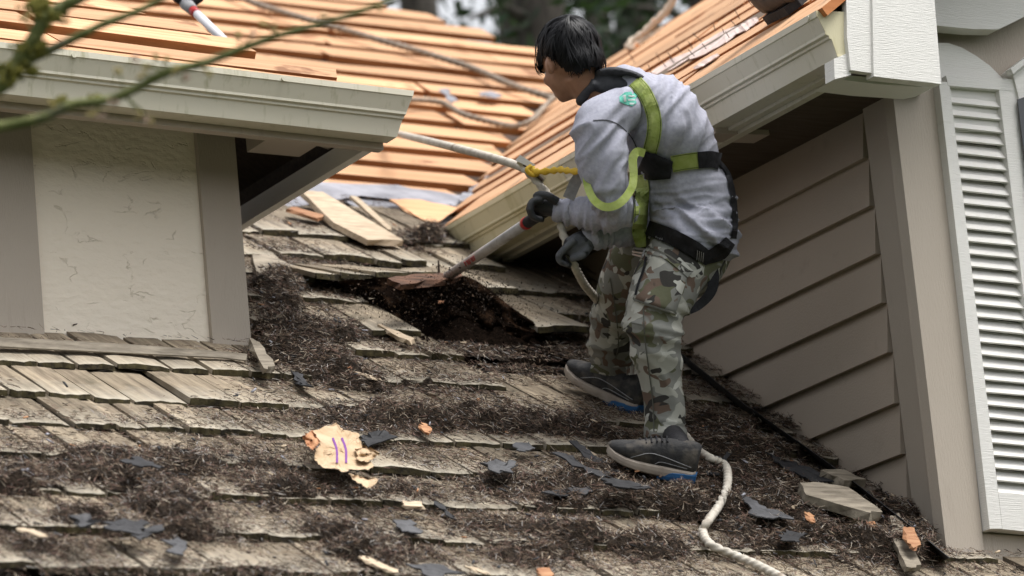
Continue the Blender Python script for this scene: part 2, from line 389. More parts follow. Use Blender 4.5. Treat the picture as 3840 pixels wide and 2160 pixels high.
HOLE = [(845, 712), (1000, 702), (1160, 695), (1270, 758), (1380, 828), (1340, 880), (1150, 884), (1042, 862), (950, 800), (880, 750)]
holeST = [st(*p) for p in HOLE]
for ri, t0 in enumerate(ROWS):
    s = (-3.05 if t0 < .6 else -2.6)+random.uniform(0, .15)
    if t0 > T_DW-.25: s = max(s, -3.3)
    while True:
        wi = random.randrange(len(WID)); wd = WID[wi]
        tm = t0+.15
        lim = s_wall(tm)-.02 if t0 > TB-.1 else 1.12
        if t0 > 2.2: lim = .80
        if s+wd > lim:
            if lim-s < .085: break
            wi = max(i for i, q in enumerate(WID) if q <= max(.085, lim-s)); wd = WID[wi]
        mid = s+wd/2
        ok = not (t0+.05 > T_DW-.2 and mid < S_DR+.06)
        if t0 < TB+.02 and t0+.3 > TB and mid > .80: ok = False
        if any(inpoly(mid, t0+q, holeST) for q in (.03, .1, .2, .28)): ok = False
        short = any(inpoly(mid, t0+q, holeST) for q in (.36, .45, .55, .62))
        if t0 > 2.3 and random.random() < .08: ok = False
        j = 1 if t0 < 1.2 else 1.7
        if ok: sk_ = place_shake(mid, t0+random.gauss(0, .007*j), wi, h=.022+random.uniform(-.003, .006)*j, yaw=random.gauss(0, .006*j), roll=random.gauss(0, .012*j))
        if ok and short: sk_.matrix_local = sk_.matrix_local @ Matrix.Diagonal((1, .55, 1, 1))
        s += wd+random.uniform(.006, .022)
        if s > lim-.08: break
# pried-up shakes round the hole
for (px, py, hgt, wi, tilt, yw, rl) in [(845, 706, .09, 6, .17, .04, -.04), (920, 704, .10, 8, .19, .02, .0), (1010, 700, .12, 8, .22, .04, .02), (1095, 700, .13, 7, .24, .02, .0), (1240, 742, .10, 8, .14, -.06, .10), (1420, 838, .07, 8, .09, -.05, .08), (1000, 846, .05, 7, .06, -.1, .06)]:
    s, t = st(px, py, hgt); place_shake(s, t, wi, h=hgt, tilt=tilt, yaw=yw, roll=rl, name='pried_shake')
# lower, thicker broken edge left lying in the hole
# ================================================================== DORMER (left)
OH = .45; YG = YW-OH; PG = A3(0, YG, 0); EY = A3(0, 1, 0)
GC = onp(1040, 228, PG, EY); GL = onp(-150, 87, PG, EY); GD = nrm(GL-GC)      # gutter lip, corner and left end
dor = empty('dormer', A3(5.7, YW+.3, onp(300, 860, A3(0, YW, 0), EY)[2]), 'low dormer at left, cream stucco panel between taupe posts under an overhanging eave', 'dormer')
def wp(x, y, o=0.): return onp(x, y, A3(0, YW-o, 0), EY)
zt = GC[2]+.12; zr = GC[2]-.06
def wallbox(name, x0t, x1t, x0b, x1b, yb, o, m, dep=.05, base=-.1):
    def edge(xt, xb):
        p, q = wp(xt, 300, o), wp(xb, yb, o); X_ = q[0]; return A3(X_, YW-o, p[2]), A3(X_, YW-o, q[2]+base)
    a, b = edge(x0t, x0b); c, d = edge(x1t, x1b)
    a[2] = c[2] = zt
    return prism(name, [a, c, d, b], EY*dep, m, dor)
b_ = -.006
wallbox('stucco_panel', 80, 494, 114, 537, 868, 0., m_stucco, .06, -.03)
wallbox('corner_post', 490, 597, 537, 634, 880, .02, m_taupe, .09, -.012)
wallbox('corner_post', -40, 78, -5, 113, 850, .02, m_taupe, .09, -.012)
wallbox('trim_strip', -120, -42, -80, -8, 845, .004, m_taupe, .06, -.03)
XR = wp(634, 880)[0]; XL = GL[0]
box('side_wall', A3(XR-.03, YW+.075, 2.9), A3(-.12, 0, 0), A3(0, 1.5, 0), A3(0, 0, zt-2.9), m_taupe, dor)
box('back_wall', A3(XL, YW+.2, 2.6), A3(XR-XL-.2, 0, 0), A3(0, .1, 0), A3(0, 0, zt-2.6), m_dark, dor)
# base flashing: thin bent strip resting on the top course
fl = []
for (x, y, x2, y2) in [(-60, 846, -60, 868), (110, 853, 110, 877), (330, 866, 330, 888), (560, 884, 560, 899), (622, 890, 620, 906)]:
    fl.append((on(x, y, .062), on(x2, y2, .05)))
mb = MB()
for (a, b), (c, d) in zip(fl[:-1], fl[1:]):
    V, Fc = prism_d([a, b, d, c], RN*-.004); mb.add(V, Fc)
mb.build('base_flashing', m_old, dor)
# gutter: K-style trough along the eave, profile (out, down), swept along the eave
def k_gutter(name, c, d, L0, L1, out, m, par, lip=.122, H=.150, shear=.05, capm=None):
    pf = [(0, 0), (0, -H), (.066, -H), (.080, -H*.62), (.088, -H*.60), (.088, -H*.545), (.099, -H*.52), (.099, -H*.46), (lip-.004, -.022), (lip, -.020), (lip, 0), (lip-.009, 0), (lip-.009, -.012), (.092, -H*.5), (.074, -H*.6), (.062, -H+.005), (.005, -H+.005), (.005, 0)]
    Z = A3(0, 0, 1); n = len(pf); V = []
    for e, L in ((0, L0), (1, L1)):
        for (a, b) in pf:
            sh = (-b/H)*shear if e == 0 else 0
            V.append(c+d*(L+sh)+out*(a-lip)+Z*b)
    Fc = [[i, (i+1) % n, n+(i+1) % n, n+i] for i in range(n)]+[list(range(n)), list(range(2*n-1, n-1, -1))]
    g = mesh(name, V, Fc, m, par)
    def cap(L, sh, th):
        P = [c+d*(L+(-b/H)*sh)+out*(a-lip)+Z*(b-.0) for (a, b) in pf[:11]]
        prism('end_cap', P, d*th, capm or m, g)
    if shear: cap(L0, shear, -.003)
    else: cap(L0, 0, -.003)
    return g
g = k_gutter('gutter', GC, GD, 0, np.linalg.norm(GL-GC), A3(0, -1, 0), m_gutter, dor)
for px in (275, 1063):                                       # spike heads in the gutter face
    pass
FY = YG+.122
# fascia behind the gutter, side fascia along the return eave
V, Fc = box_d(A3(GC[0]-.06, FY+.002, GC[2]-.172), A3(XL-GC[0]+.06, 0, GL[2]-GC[2]), A3(0, .035, 0), A3(0, 0, .165)); mesh('fascia', V, Fc, m_taupe, dor)
XS = GC[0]-.055
box('side_fascia', A3(XS, YG+.16, GC[2]-.152), A3(-.035, 0, 0), A3(0, 1.35, 0), A3(0, 0, .068), m_white, dor)  # white paint stands in for light bounced onto the tan inner face
box('eave_shade_strip', A3(XS+.014, YG+.16, GC[2]-.09), A3(-.013, 0, 0), A3(0, 1.35, 0), A3(0, 0, .08), m_dark, dor)  # dark strip painted as the unlit void above the side fascia
# open underside of the eaves: planks coloured dark for their shade, one rafter tail with a slanted end
HU = A3(0, math.cos(TH), math.sin(TH)); HN = A3(0, -math.sin(TH), math.cos(TH))
hipk = lambda k: GC+A3(-.0, .05, 0)+A3(-k, k, k*math.tan(TH))
e0 = A3(GC[0]-.06, FY+.03, GC[2]-.005)
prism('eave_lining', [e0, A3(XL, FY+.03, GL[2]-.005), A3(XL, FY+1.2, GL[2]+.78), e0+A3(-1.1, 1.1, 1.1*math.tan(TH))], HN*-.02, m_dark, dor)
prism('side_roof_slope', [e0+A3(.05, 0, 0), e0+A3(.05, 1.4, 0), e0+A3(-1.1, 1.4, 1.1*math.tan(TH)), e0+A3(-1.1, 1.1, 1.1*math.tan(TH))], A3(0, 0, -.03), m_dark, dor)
q0 = wp(612, 318, .12); 
box('rafter_tail', A3(XR+.02, YW-.30, zr-.06), A3(.20, 0, 0), A3(0, .26, 0), A3(.0, 0, .085), m_taupe, dor)
prism('rafter_tail', [A3(XR+.20, YW-.30, zr+.05), A3(XR+.40, YW-.20, zr+.05), A3(XR+.36, YW-.2, zr-.01), A3(XR+.20, YW-.30, zr-.02)], A3(0, .2, 0), m_taupe, dor)
# roof boards of the dormer, ending raggedly at the hip
def hip_x(t): return (GC[0]-.05)-t*math.cos(TH)
o_ = A3(0, FY-.05, GC[2]+.014-GC[0]*(GC[2]-GL[2])/(GC[0]-GL[0]))
for (t0, wd, th, h, xe) in [(-.02, .125, .022, .0, .02), (.112, .15, .022, .004, .06), (.30, .17, .04, .022, -.02), (.50, .16, .03, .02, .05), (.70, .17, .035, .022, .03), (.95, .17, .03, .022, .06), (1.2, .17, .03, .02, 0)]:
    xr = hip_x(t0+wd/2)+xe; x = XL-.3
    cuts = [x, xr-random.uniform(.7, 1.0), xr] if random.random() < .5 and t0 > .1 else [x, xr]
    for a, b in zip(cuts[:-1], cuts[1:]):
        board(a, b-.004, t0, wd, th, dor, h=h, o=o_, X=nrm(A3(1, 0, (GC[2]-GL[2])/(GC[0]-GL[0]))), U=HU, N_=HN, jag=.06, ragged=.6)
for px, py in ((185, 140), (713, 199)):
    c = onp(px, py, PG-EY*.001, EY); V, Fc = tube_d([c, c-EY*.006], .0085, 10, ref=A3(0, 0, 1)); mesh('spike_head', V, Fc, m_gutter, dor)

# ================================================================== GABLE WING (right)
wing = empty('gable_wing', WB, 'taupe gable wing at right with lap siding, cream gutter and louvred white shutter', 'house wing')
ZZ = A3(0, 0, 1)
def wl(x, y, off=0.): return onp(x, y, WA+WN*off, WN)        # a spot on the siding wall, off metres proud of it
def wc(p): d = p-WB; return d@WY, d[2]                       # along the wall (away), up
def wpt(a, z, off=0.): return WB+WY*a+ZZ*z+WN*off
LAP = [((2166, 280), (1881, 430)), ((2181, 403), (1851, 573)), ((2196, 523), (1717, 760)), ((2211, 643), (1717, 881)), ((2226, 766), (1817, 953)), ((2241, 891), (1927, 1029)), ((2257, 1019), (2034, 1113)), ((2274, 1146), (2144, 1196)), ((2292, 1273), (2264, 1283))]
lines = []
for (p, q) in LAP:
    (a0, z0), (a1, z1) = wc(wl(*p)), wc(wl(*q)); lines.append((z0-(z1-z0)/(a1-a0)*a0, (z1-z0)/(a1-a0)))
d0 = lines[0][0]-lines[1][0]
for k in range(3): lines.insert(0, (lines[0][0]+d0, lines[0][1]))
lines.append((lines[-1][0]-d0, lines[-1][1])); 
AT = wc(wl(2216, 600))[0]; AF = 3.4
zroof = lambda a: ((RO+0-WB)@ZZ)*0 + (wpt(a, 0)*A3(1, 1, 0))@A3(0, 1, 0)*math.tan(TH)-(RO[1]*math.tan(TH)-RO[2])-WB[2]
for (cu_, mu), (cl, ml) in zip(lines[:-1], lines[1:]):
    f0 = lambda a: cl+ml*a; f1 = lambda a: cu_+mu*a
    def cross(f_):
        for a in np.linspace(0, AF, 400):
            if f_(a) < zroof(a)-.03: return a
        return AF
    al, au = cross(f0), cross(f1)
    if au <= AT+.02: continue
    al = max(al, AT+.005)
    P0 = [wpt(AT, f0(AT), .028), wpt(al, f0(al), .028), wpt(au, f1(au)+.02, .004), wpt(AT, f1(AT)+.02, .004)]
    V, Fc = prism_d(P0, -WN*.02); mesh('siding_board', V, Fc, m_tan, wing)
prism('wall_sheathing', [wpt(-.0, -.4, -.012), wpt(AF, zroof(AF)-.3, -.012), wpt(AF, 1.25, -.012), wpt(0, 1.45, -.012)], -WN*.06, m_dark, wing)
# step flashing along the foot of the siding
fp = [(on(x, y, .10), on(x-16, y+6, .03)) for (x, y) in [(1700, 868)]+foot_px]
for (a, b), (c, d) in zip(fp[:-1], fp[1:]):
    n_ = max(1, int(np.linalg.norm(a-c)/.24))
    for k in range(n_):
        u0, u1 = k/n_, (k+1.04)/n_
        q = [a+(c-a)*u0, a+(c-a)*u1, b+(d-b)*u1, b+(d-b)*u0]; off = WN*(.022+.004*(k % 2))
        V, Fc = prism_d([v+off for v in q], -WN*.003); mesh('step_flashing', V, Fc, m_felt, wing)
# corner boards
P1 = lambda x, y, o=.03: wl(x, y, o)
def cb(name, top0, top1, bot0, bot1, off, th, m, ztop=None):
    prism(name, [P1(*top0, off), P1(*top1, off), P1(*bot1, off), P1(*bot0, off)], -WN*th, m, wing)
cb('corner_board', (2157, 170), (2228, 175), (2303, 1330), (2392, 1393), .036, .045, m_taupe)
cb('corner_bead', (2229, 175), (2240, 175), (2392, 1380), (2402, 1400), .022, .03, m_taupe)
YF = wl(2400, 1400, .03)[1]; PF = A3(0, YF, 0)
def fc(x, y, o=0.): return onp(x, y, PF-EY*o, EY)             # a spot on the gable front, o metres proud
def fprism(name, pts, o, th, m, par=None): return prism(name, [fc(x, y, o) for x, y in pts], EY*th, m, par or wing)
fprism('corner_board', [(2236, 150), (2352, 160), (2493, 1560), (2402, 1560)], .022, .05, m_taupe)
fprism('gable_front', [(2240, -200), (2900, -200), (2900, 1600), (2408, 1600)], .0, .05, m_taupe)
fprism('skirt_board', [(2400, 1338), (2900, 1370), (2900, 1600), (2480, 1600)], .010, .02, m_taupe)
# arched panel behind the shutter and window head
mb = MB()
arch = [(2352, 108), (2385, 108), (2420, 120), (2455, 140), (2490, 165), (2520, 195), (2540, 230), (2548, 300)]
fprism('arch_panel', [(2352, 108)]+arch[1:]+[(2556, 330), (2362, 330)], .028, .03, m_white)
# louvred shutter
sh = fprism('shutter', [(2362, 205), (2378, 206), (2506, 1330), (2490, 1330)], .055, .055, m_white)
sh.name = 'shutter'
def sub(name, pts, o, th, m): return prism(name, [fc(x, y, o) for x, y in pts], EY*th, m, sh)
sub('stile', [(2378, 206), (2388, 206), (2522, 1330), (2506, 1330)], .05, .045, m_white)
sub('stile', [(2513, 222), (2562, 226), (2700, 1345), (2648, 1343)], .05, .045, m_white)
sub('rail', [(2380, 190), (2562, 200), (2566, 230), (2385, 215)], .051, .046, m_white)
sub('rail', [(2512, 1240), (2640, 1250), (2652, 1344), (2522, 1331)], .051, .046, m_white)
NS = 32
for k in range(NS):
    f0 = (k+.12)/NS
    def edge(f_): 
        yl = 226+f_*(1240-226); yr = 240+f_*(1252-240); return (2386+f_*(2512-2386), yl), (2515+f_*(2650-2515), yr)
    (l0, r0) = edge(f0); (l1, r1) = edge(f0+.84/NS)
    a, b = fc(*l0, .012), fc(*r0, .012); c, d = fc(*r1, .042), fc(*l1, .042)
    jz = ZZ*random.uniform(-.003, .003); b = b+jz; c = c+jz*.5+EY*random.uniform(-.003, .003)
    V, Fc = prism_d([a, b, c, d], A3(0, .007, -.003)); mesh('slat', V, Fc, m_white, sh)
sub('backing', [(2386, 215), (2560, 225), (2690, 1330), (2510, 1330)], .006, .004, m_dark)
# window right of the shutter: arched casing and dark pane
win = fprism('window', [(2545, 175), (2576, 150), (2640, 130), (2640, 1340), (2680, 1340), (2576, 330), (2562, 240)], .06, .06, m_white)
prism('window_moulding', [fc(x, y, .085) for x, y in [(2543, 172), (2600, 128), (2604, 140), (2549, 186)]], EY*.03, m_white, win)
mg = M('dark_window_glass', (.01, .012, .014), None, .05, spec=.6)
prism('pane', [fc(x, y, .066) for x, y in [(2560, 250), (2700, 200), (2800, 1340), (2690, 1340)]], EY*.004, mg, win)
# roof plane of the wing
G0, G1 = onp(1085, 590, WA+WN*.5, WN), onp(2052, 27, WA+WN*.5, WN); GDw = nrm(G1-G0)
PW = math.radians(36.3)
Wup = WX*math.cos(PW)+ZZ*math.sin(PW); Wn = nrm(np.cross(Wup, GDw)); Wn = Wn if Wn[2] > 0 else -Wn
def rw(x, y, h=0.): return onp(x, y, G0+Wn*h, Wn)
gl = np.linalg.norm(G1-G0)
g2 = k_gutter('gutter', G1, -GDw, 0, gl*.62, WN, m_gutter, wing, shear=0., capm=m_gutterold)
g3 = k_gutter('gutter_section', G0, GDw, 0.0, gl*.38-.004, WN, m_gutterold, wing, shear=.16)
p = onp(2034, 46, G1, WN); V, Fc = tube_d([p-WN*.01, p+WN*.004], .008, 10, ref=ZZ); mesh('spike_head', V, Fc, m_gutter, wing)
# fascia and lower trim below the gutter
m_eave = M('shade_brown_eave', (.07, .05, .035), (.10, .075, .055), .85, 6., (1, 8, 8), .2)  # soffit coloured darker to deepen the shade under the eave
fo = -WN*.124
box('fascia', G1+fo+A3(0, 0, -.160)-GDw*.02, -GDw*(gl-.25), -WN*.03, ZZ*.155, m_gutter, wing)
box('eave_trim', G1+fo-WN*.034+A3(0, 0, -.172), -GDw*(gl-.3), -WN*.03, ZZ*.09, m_gutter, wing)
box('soffit', G1+fo-WN*.066+A3(0, 0, -.152)-GDw*((YF-G1[1])/abs(GDw[1])), -GDw*(gl+1.), -WN*.37, ZZ*.02, m_eave, wing)
box('rafter_tail', at(1800, 335, 13.25), -GDw*.12, -WN*.2, ZZ*.05, m_tan, wing)
# boards of the wing roof, parallel to the gutter
def wcoord(p): d = p-G0; return d@GDw, d@Wup
run = max(wcoord(rw(1530, 155))[1], wcoord(rw(1795, 0))[1]); print('wing run', run, 'gutter', gl)
vd = np.cross(RN, Wn); vd = vd/np.linalg.norm(vd); vd = vd if vd[2] > 0 else -vd
vp = np.linalg.solve(np.array([RN, Wn, vd]), [RN@RO, Wn@G0, vd@G0])
def val_a(t):                                                # where the valley cuts a row of the wing roof
    k = (t-(vp-G0)@Wup)/(vd@Wup); return (vp+vd*k-G0)@GDw
prism('deck_lining', [G0+GDw*val_a(0)+Wn*-.09, G1+Wn*-.09, G1+Wup*run+Wn*-.09, G0+GDw*val_a(run)+Wup*run+Wn*-.09], Wn*-.02, m_dark, wing)
nb = max(6, int(round(run/.262))); print('wing boards', nb)
for i in range(nb):
    t0 = .02+run*i/nb; wd = (.66 if i < nb*.55 else .9)*run/nb if i else .9*run/nb
    x = val_a(t0+.08)+(.22 if i == 0 else 0); end = gl+.01
    cuts = [x]
    while cuts[-1] < end: cuts.append(min(end, cuts[-1]+random.uniform(.9, 2.2)))
    if len(cuts) > 2 and cuts[-1]-cuts[-2] < .3: cuts.pop(-2)
    for a, b in zip(cuts[:-1], cuts[1:]):
        board(a, b-.006, t0+random.uniform(-.01, .01), wd*random.uniform(.92, 1.05), .03, wing, h=random.uniform(-.003, .004), o=G0, X=GDw, U=Wup, N_=Wn, m=m_boardR, ragged=.4)
# far slope so the roof is a solid ridge
WdN = WX*math.cos(PW)-ZZ*math.sin(PW)
prism('far_slope', [G0+GDw*val_a(run)+Wup*run, G1+Wup*run, G1+Wup*run+WdN*1.2, G0+GDw*val_a(run)+Wup*run+WdN*1.2], ZZ*-.03, m_boardR, wing)
# pale insulation sheet showing between the lowest boards, and nails left standing
ins = M('torn_insulation_paper', (.55, .40, .34), (.68, .58, .55), .6, 9., (1, 1, 1), .3)
for (x0, y0, x1, y1, w0) in [(1640, 186, 1740, 134, 22), (1732, 142, 1860, 70, 34), (1596, 218, 1648, 190, 14), (1850, 80, 1905, 46, 20), (1745, 172, 1806, 136, 10)]:
    mb = MB(); n = 7; Lp, Rp = [], []
    for k in range(n+1):
        u = k/n; x = x0+(x1-x0)*u; y = y0+(y1-y0)*u; wv = w0*(.35+.65*math.sin(math.pi*min(1, max(0, u*.9+.05))))*random.uniform(.85, 1.1)
        Lp.append(rw(x-2, y-wv*.5, .010+random.uniform(0, .005))); Rp.append(rw(x+3, y+wv*.5, .006+random.uniform(0, .004)))
    for k in range(n): V, Fc = prism_d([Lp[k], Lp[k+1], Rp[k+1], Rp[k]], Wn*-.003); mb.add(V, Fc)
    mb.build('insulation_paper', ins, wing)
for (x, y) in [(1893, 15), (1920, 2), (1862, 50), (1800, 78), (1826, 92), (1838, 100), (1766, 105), (1742, 122), (1716, 133), (1692, 150), (1660, 152), (1700, 163), (1752, 146), (1680, 173), (1614, 187), (1640, 190), (1598, 160), (1575, 203), (1780, 128), (1853, 66), (1630, 205), (1608, 205), (1560, 225)]:
    p = rw(x, y, .0); d = nrm(Wn+GDw*random.uniform(-.35, .35)+Wup*random.uniform(-.2, .3)); V, Fc = tube_d([p-d*.01, p+d*random.uniform(.03, .05)], .0015, 6)
    mesh('nail', V, Fc, m_nail, wing)
# boxed return of the barge board at the gable end
YB = G1[1]-.03
def bq(x, y, o=0.): return onp(x, y, A3(0, YB-o, 0), EY)
def bprism(name, pts, o, th, m): return prism(name, [bq(x, y, o) for x, y in pts], EY*th, m, wing)
bprism('barge_board', [(2194, -60), (2346, -60), (2368, 211), (2198, 192)], .014, .038, m_white)
bprism('barge_trim', [(2128, -60), (2193, -60), (2197, 184), (2140, 176), (2131, 95)], .004, .024, m_white)
bprism('return_block', [(2098, 148), (2136, 132), (2141, 189), (2100, 199)], -.008, .05, m_white)
bprism('return_soffit', [(2103, 199), (2141, 190), (2240, 198), (2360, 214), (2330, 220), (2200, 211)], -.06, .12, m_white)
bprism('barge_backing', [(2140, -60), (2340, -60), (2355, 200), (2150, 172)], -.03, .10, m_taupe)
bprism('frieze_board', [(2347, -60), (2700, -60), (2600, 30), (2512, 74), (2450, 73), (2354, 64)], -.25, .06, m_white)
print('YB', YB, 'YF', YF)
# ================================================================== ROOFER
D0 = 12.7; PX = D0*1.49068/FPX                                # metres per photo spot at the man
def P(x, y, dz=0.): return at(x, y, D0+dz)
def loft(rows, n=22, sub=6, cap0=True, cap1=True):
    """rows of (x, y, dz, half width across the view, half depth) in photo spots -> rounded closed tube"""
    R = np.array(rows, float); Q = catmull(R, sub)
    C_ = [P(q[0], q[1], q[2]) for q in Q]; ra = Q[:, 3]*PX; rb = Q[:, 4]*PX
    C_ = np.array(C_); T0 = nrm(C_[1]-C_[0]); T1 = nrm(C_[-1]-C_[-2])
    if cap0:
        m = min(ra[0], rb[0]); pre = [(math.cos(a), math.sin(a)) for a in (1.45, 1.1, .7, .35)]
        C_ = np.vstack([[C_[0]-T0*m*s_*.9 for c_, s_ in pre], C_]); ra = np.r_[[ra[0]*c_ for c_, s_ in pre], ra]; rb = np.r_[[rb[0]*c_ for c_, s_ in pre], rb]
    if cap1:
        m = min(ra[-1], rb[-1]); pre = [(math.cos(a), math.sin(a)) for a in (.35, .7, 1.1, 1.45)]
        C_ = np.vstack([C_, [C_[-1]+T1*m*s_*.9 for c_, s_ in pre]]); ra = np.r_[ra, [ra[-1]*c_ for c_, s_ in pre]]; rb = np.r_[rb, [rb[-1]*c_ for c_, s_ in pre]]
    return tube_d(C_, ra, n, True, None, rb)
def ellipsoid(c, ax, ay, az, n=16):
    V = [c+az]; Fc = []
    for i in range(1, n):
        a = math.pi*i/n
        for j in range(2*n):
            b = math.pi*j/n; V.append(c+az*math.cos(a)+(ax*math.cos(b)+ay*math.sin(b))*math.sin(a))
    V.append(c-az); m = 2*n
    for j in range(m): Fc.append([0, 1+j, 1+(j+1) % m]); Fc.append([len(V)-1, 1+(n-2)*m+(j+1) % m, 1+(n-2)*m+j])
    for i in range(n-2):
        for j in range(m): a = 1+i*m; Fc.append([a+j, a+m+j, a+m+(j+1) % m, a+(j+1) % m])
    return V, Fc
def fuse(name, parts, voxel, smooth_it, disp=None, mat_=None, parent=None):
    """union of the given closed pieces as one continuous smooth mesh"""
    V = []; Fc = []
    for v, f_ in parts:
        b = len(V); V += [tuple(map(float, q)) for q in v]; Fc += [[int(i)+b for i in q] for q in f_]
    me = bpy.data.meshes.new('tmp'); me.from_pydata(V, [], Fc); o = bpy.data.objects.new('tmp', me); C.objects.link(o)
    md = o.modifiers.new('r', 'REMESH'); md.mode = 'VOXEL'; md.voxel_size = voxel
    if smooth_it: s_ = o.modifiers.new('s', 'SMOOTH'); s_.factor = .5; s_.iterations = smooth_it
    dg = bpy.context.evaluated_depsgraph_get(); dg.update(); e = o.evaluated_get(dg).to_mesh()
    n = len(e.vertices); co = np.empty(n*3); e.vertices.foreach_get('co', co); co = co.reshape(-1, 3)
    no = np.empty(n*3); e.vertices.foreach_get('normal', no); no = no.reshape(-1, 3)
    F2 = [list(p.vertices) for p in e.polygons]
    o.evaluated_get(dg).to_mesh_clear(); bpy.data.objects.remove(o); bpy.data.meshes.remove(me)
    if disp is not None: co = co+no*disp(co, no)[:, None]
    ob = mesh(name, co, F2, mat_, parent, True)
    return ob, BVHTree.FromPolygons([Vector(v) for v in co], F2)
def camo_mat():
    m, N, L, b = new_mat('camouflage_cotton'); b.inputs['Roughness'].default_value = .9; b.inputs['Specular IOR Level'].default_value = .15
    tc = N.new('ShaderNodeTexCoord'); prev = None
    base = (.21, .212, .195, 1)
    for i, (col, sc_, thr, off) in enumerate([((.115, .118, .075), 9., .55, 0), ((.36, .36, .32), 10., .55, 3.1), ((.14, .10, .078), 11., .61, 7.7), ((.045, .043, .04), 11., .62, 12.3), ((.46, .46, .42), 12., .60, 21.)]):
        mp = N.new('ShaderNodeMapping'); mp.inputs['Location'].default_value = (off, off*1.3, off*.7); mp.inputs['Scale'].default_value = (.8, .8, 1.15); L.new(tc.outputs['Object'], mp.inputs[0])
        nz = N.new('ShaderNodeTexNoise'); nz.inputs['Scale'].default_value = sc_*1.2; nz.inputs['Detail'].default_value = 1.6; nz.inputs['Distortion'].default_value = .7; L.new(mp.outputs[0], nz.inputs[0])
        mr = N.new('ShaderNodeMapRange'); mr.inputs[1].default_value = thr-.006; mr.inputs[2].default_value = thr+.006; L.new(nz.outputs[0], mr.inputs[0])
        mx = N.new('ShaderNodeMix'); mx.data_type = 'RGBA'; L.new(mr.outputs[0], mx.inputs[0]); mx.inputs[7].default_value = (*col, 1)
        if prev: L.new(prev, mx.inputs[6])
        else: mx.inputs[6].default_value = base
        prev = mx.outputs[2]
    L.new(prev, b.inputs['Base Color'])
    nz = N.new('ShaderNodeTexNoise'); nz.inputs['Scale'].default_value = 40; nz.inputs['Detail'].default_value = 4; L.new(tc.outputs['Object'], nz.inputs[0])
    bp = N.new('ShaderNodeBump'); bp.inputs['Strength'].default_value = .3; bp.inputs['Distance'].default_value = .006; L.new(nz.outputs[0], bp.inputs['Height']); L.new(bp.outputs[0], b.inputs['Normal'])
    return m
m_skin = M('tanned_skin', (.27, .135, .082), (.33, .175, .11), .5, 25., spec=.4)
m_hair = M('black_hair', (.0035, .0035, .0045), (.007, .007, .009), .5, 30., spec=.22)
m_shirt = M('grey_heather_jersey', (.32, .325, .39), (.39, .395, .46), .95, 90., (1, 1, 1), .25, spec=.1, bdist=.003)
m_collar = M('charcoal_cloth', (.035, .036, .04), (.06, .062, .068), .9, 30., (1, 1, 1), .3, spec=.15)
m_camo = camo_mat()
m_green = M('hi_vis_green_webbing', (.29, .36, .085), (.38, .44, .15), .75, 30., (1, 1, 1), .4, spec=.2)
m_black = M('black_webbing', (.010, .010, .012), (.02, .02, .024), .7, 40., (1, 1, 1), .3, spec=.25)
m_glove = M('black_glove', (.012, .013, .015), (.03, .032, .036), .5, 30., (1, 1, 1), .3, spec=.4)
m_gloveg = M('grey_glove_knit', (.07, .075, .085), (.12, .125, .135), .75, 25., (1, 1, 1), .3, c3=(.02, .02, .023), s3=18., lo3=.52, hi3=.6)
m_shoe = M('black_shoe_mesh', (.022, .022, .024), (.045, .044, .044), .75, 40., (1, 1, 1), .4, c3=(.10, .088, .075), s3=22., lo3=.5, hi3=.7)
m_sole = M('dusty_beige_midsole', (.26, .215, .18), (.36, .31, .26), .7, 20.)
m_blue = M('blue_heel_rubber', (.012, .06, .16), (.02, .10, .24), .5, 15.)
m_steelgrey = M('grey_webbing', (.24, .24, .25), (.34, .34, .35), .7, 40.)
m_seam = M('dark_seam', (.06, .06, .07), None, .9); m_seam2 = M('trouser_seam', (.10, .10, .085), None, .9)

man = empty('person', rp(.12, .3, .03), 'roofer in grey long-sleeved shirt, camouflage trousers and green harness, bent over a scraping shovel', 'person')
torso = [(1748, 597, .17, 102, 156), (1747, 560, .18, 103, 146), (1744, 510, .18, 105, 128), (1722, 440, .16, 99, 124), (1690, 360, .13, 104, 132), (1650, 288, .09, 104, 140), (1603, 238, .06, 66, 96), (1570, 208, .05, 42, 50)]
slv = [(1562, 274, -.03, 54, 58), (1512, 312, -.07, 64, 64), (1509, 352, -.08, 64, 62), (1517, 410, -.09, 57, 57), (1531, 475, -.09, 50, 51), (1553, 520, -.07, 43, 46)]
fore = [(1562, 528, -.06, 46, 46), (1525, 536, -.01, 42, 42), (1475, 533, .05, 37, 37), (1418, 529, .10, 27, 28)]
slvR = [(1600, 270, .28, 62, 62), (1640, 360, .32, 60, 60), (1650, 480, .28, 52, 52)]
foreR = [(1650, 505, .27, 50, 50), (1610, 570, .22, 42, 42), (1560, 578, .16, 34, 34), (1492, 592, .08, 24, 26)]
pel = [(1752, 585, .20, 80, 104), (1748, 625, .20, 95, 120), (1722, 665, .17, 94, 118)]
legL = [(1716, 640, .12, 88, 84), (1676, 715, .05, 84, 82), (1645, 795, .01, 69, 72), (1648, 862, .0, 62, 64), (1663, 955, .02, 53, 56), (1671, 1035, .03, 49, 52), (1674, 1098, .03, 50, 52)]
legR = [(1640, 615, .26, 86, 88), (1590, 680, .36, 72, 74), (1563, 765, .50, 67, 68), (1545, 850, .64, 62, 62), (1546, 922, .74, 60, 58)]
shr = lambda L, k: [(a, b, c, d*k, e*k) for a, b, c, d, e in L]
def soft(co, no, seed, k=1.):
    return np.zeros(len(co))
def wr(co, u_dir, v_dir, fu, fv, seed):                       # fold noise, long along v_dir
    a = co@u_dir*fu; b = co@v_dir*fv
    wv = vnoise(a*.35+seed, b*.8+seed*2, 2)
    n_ = vnoise(a+wv*2.2+seed, b+wv*1.4, 2); return 1-np.abs(2*n_-1)**.8*1.6
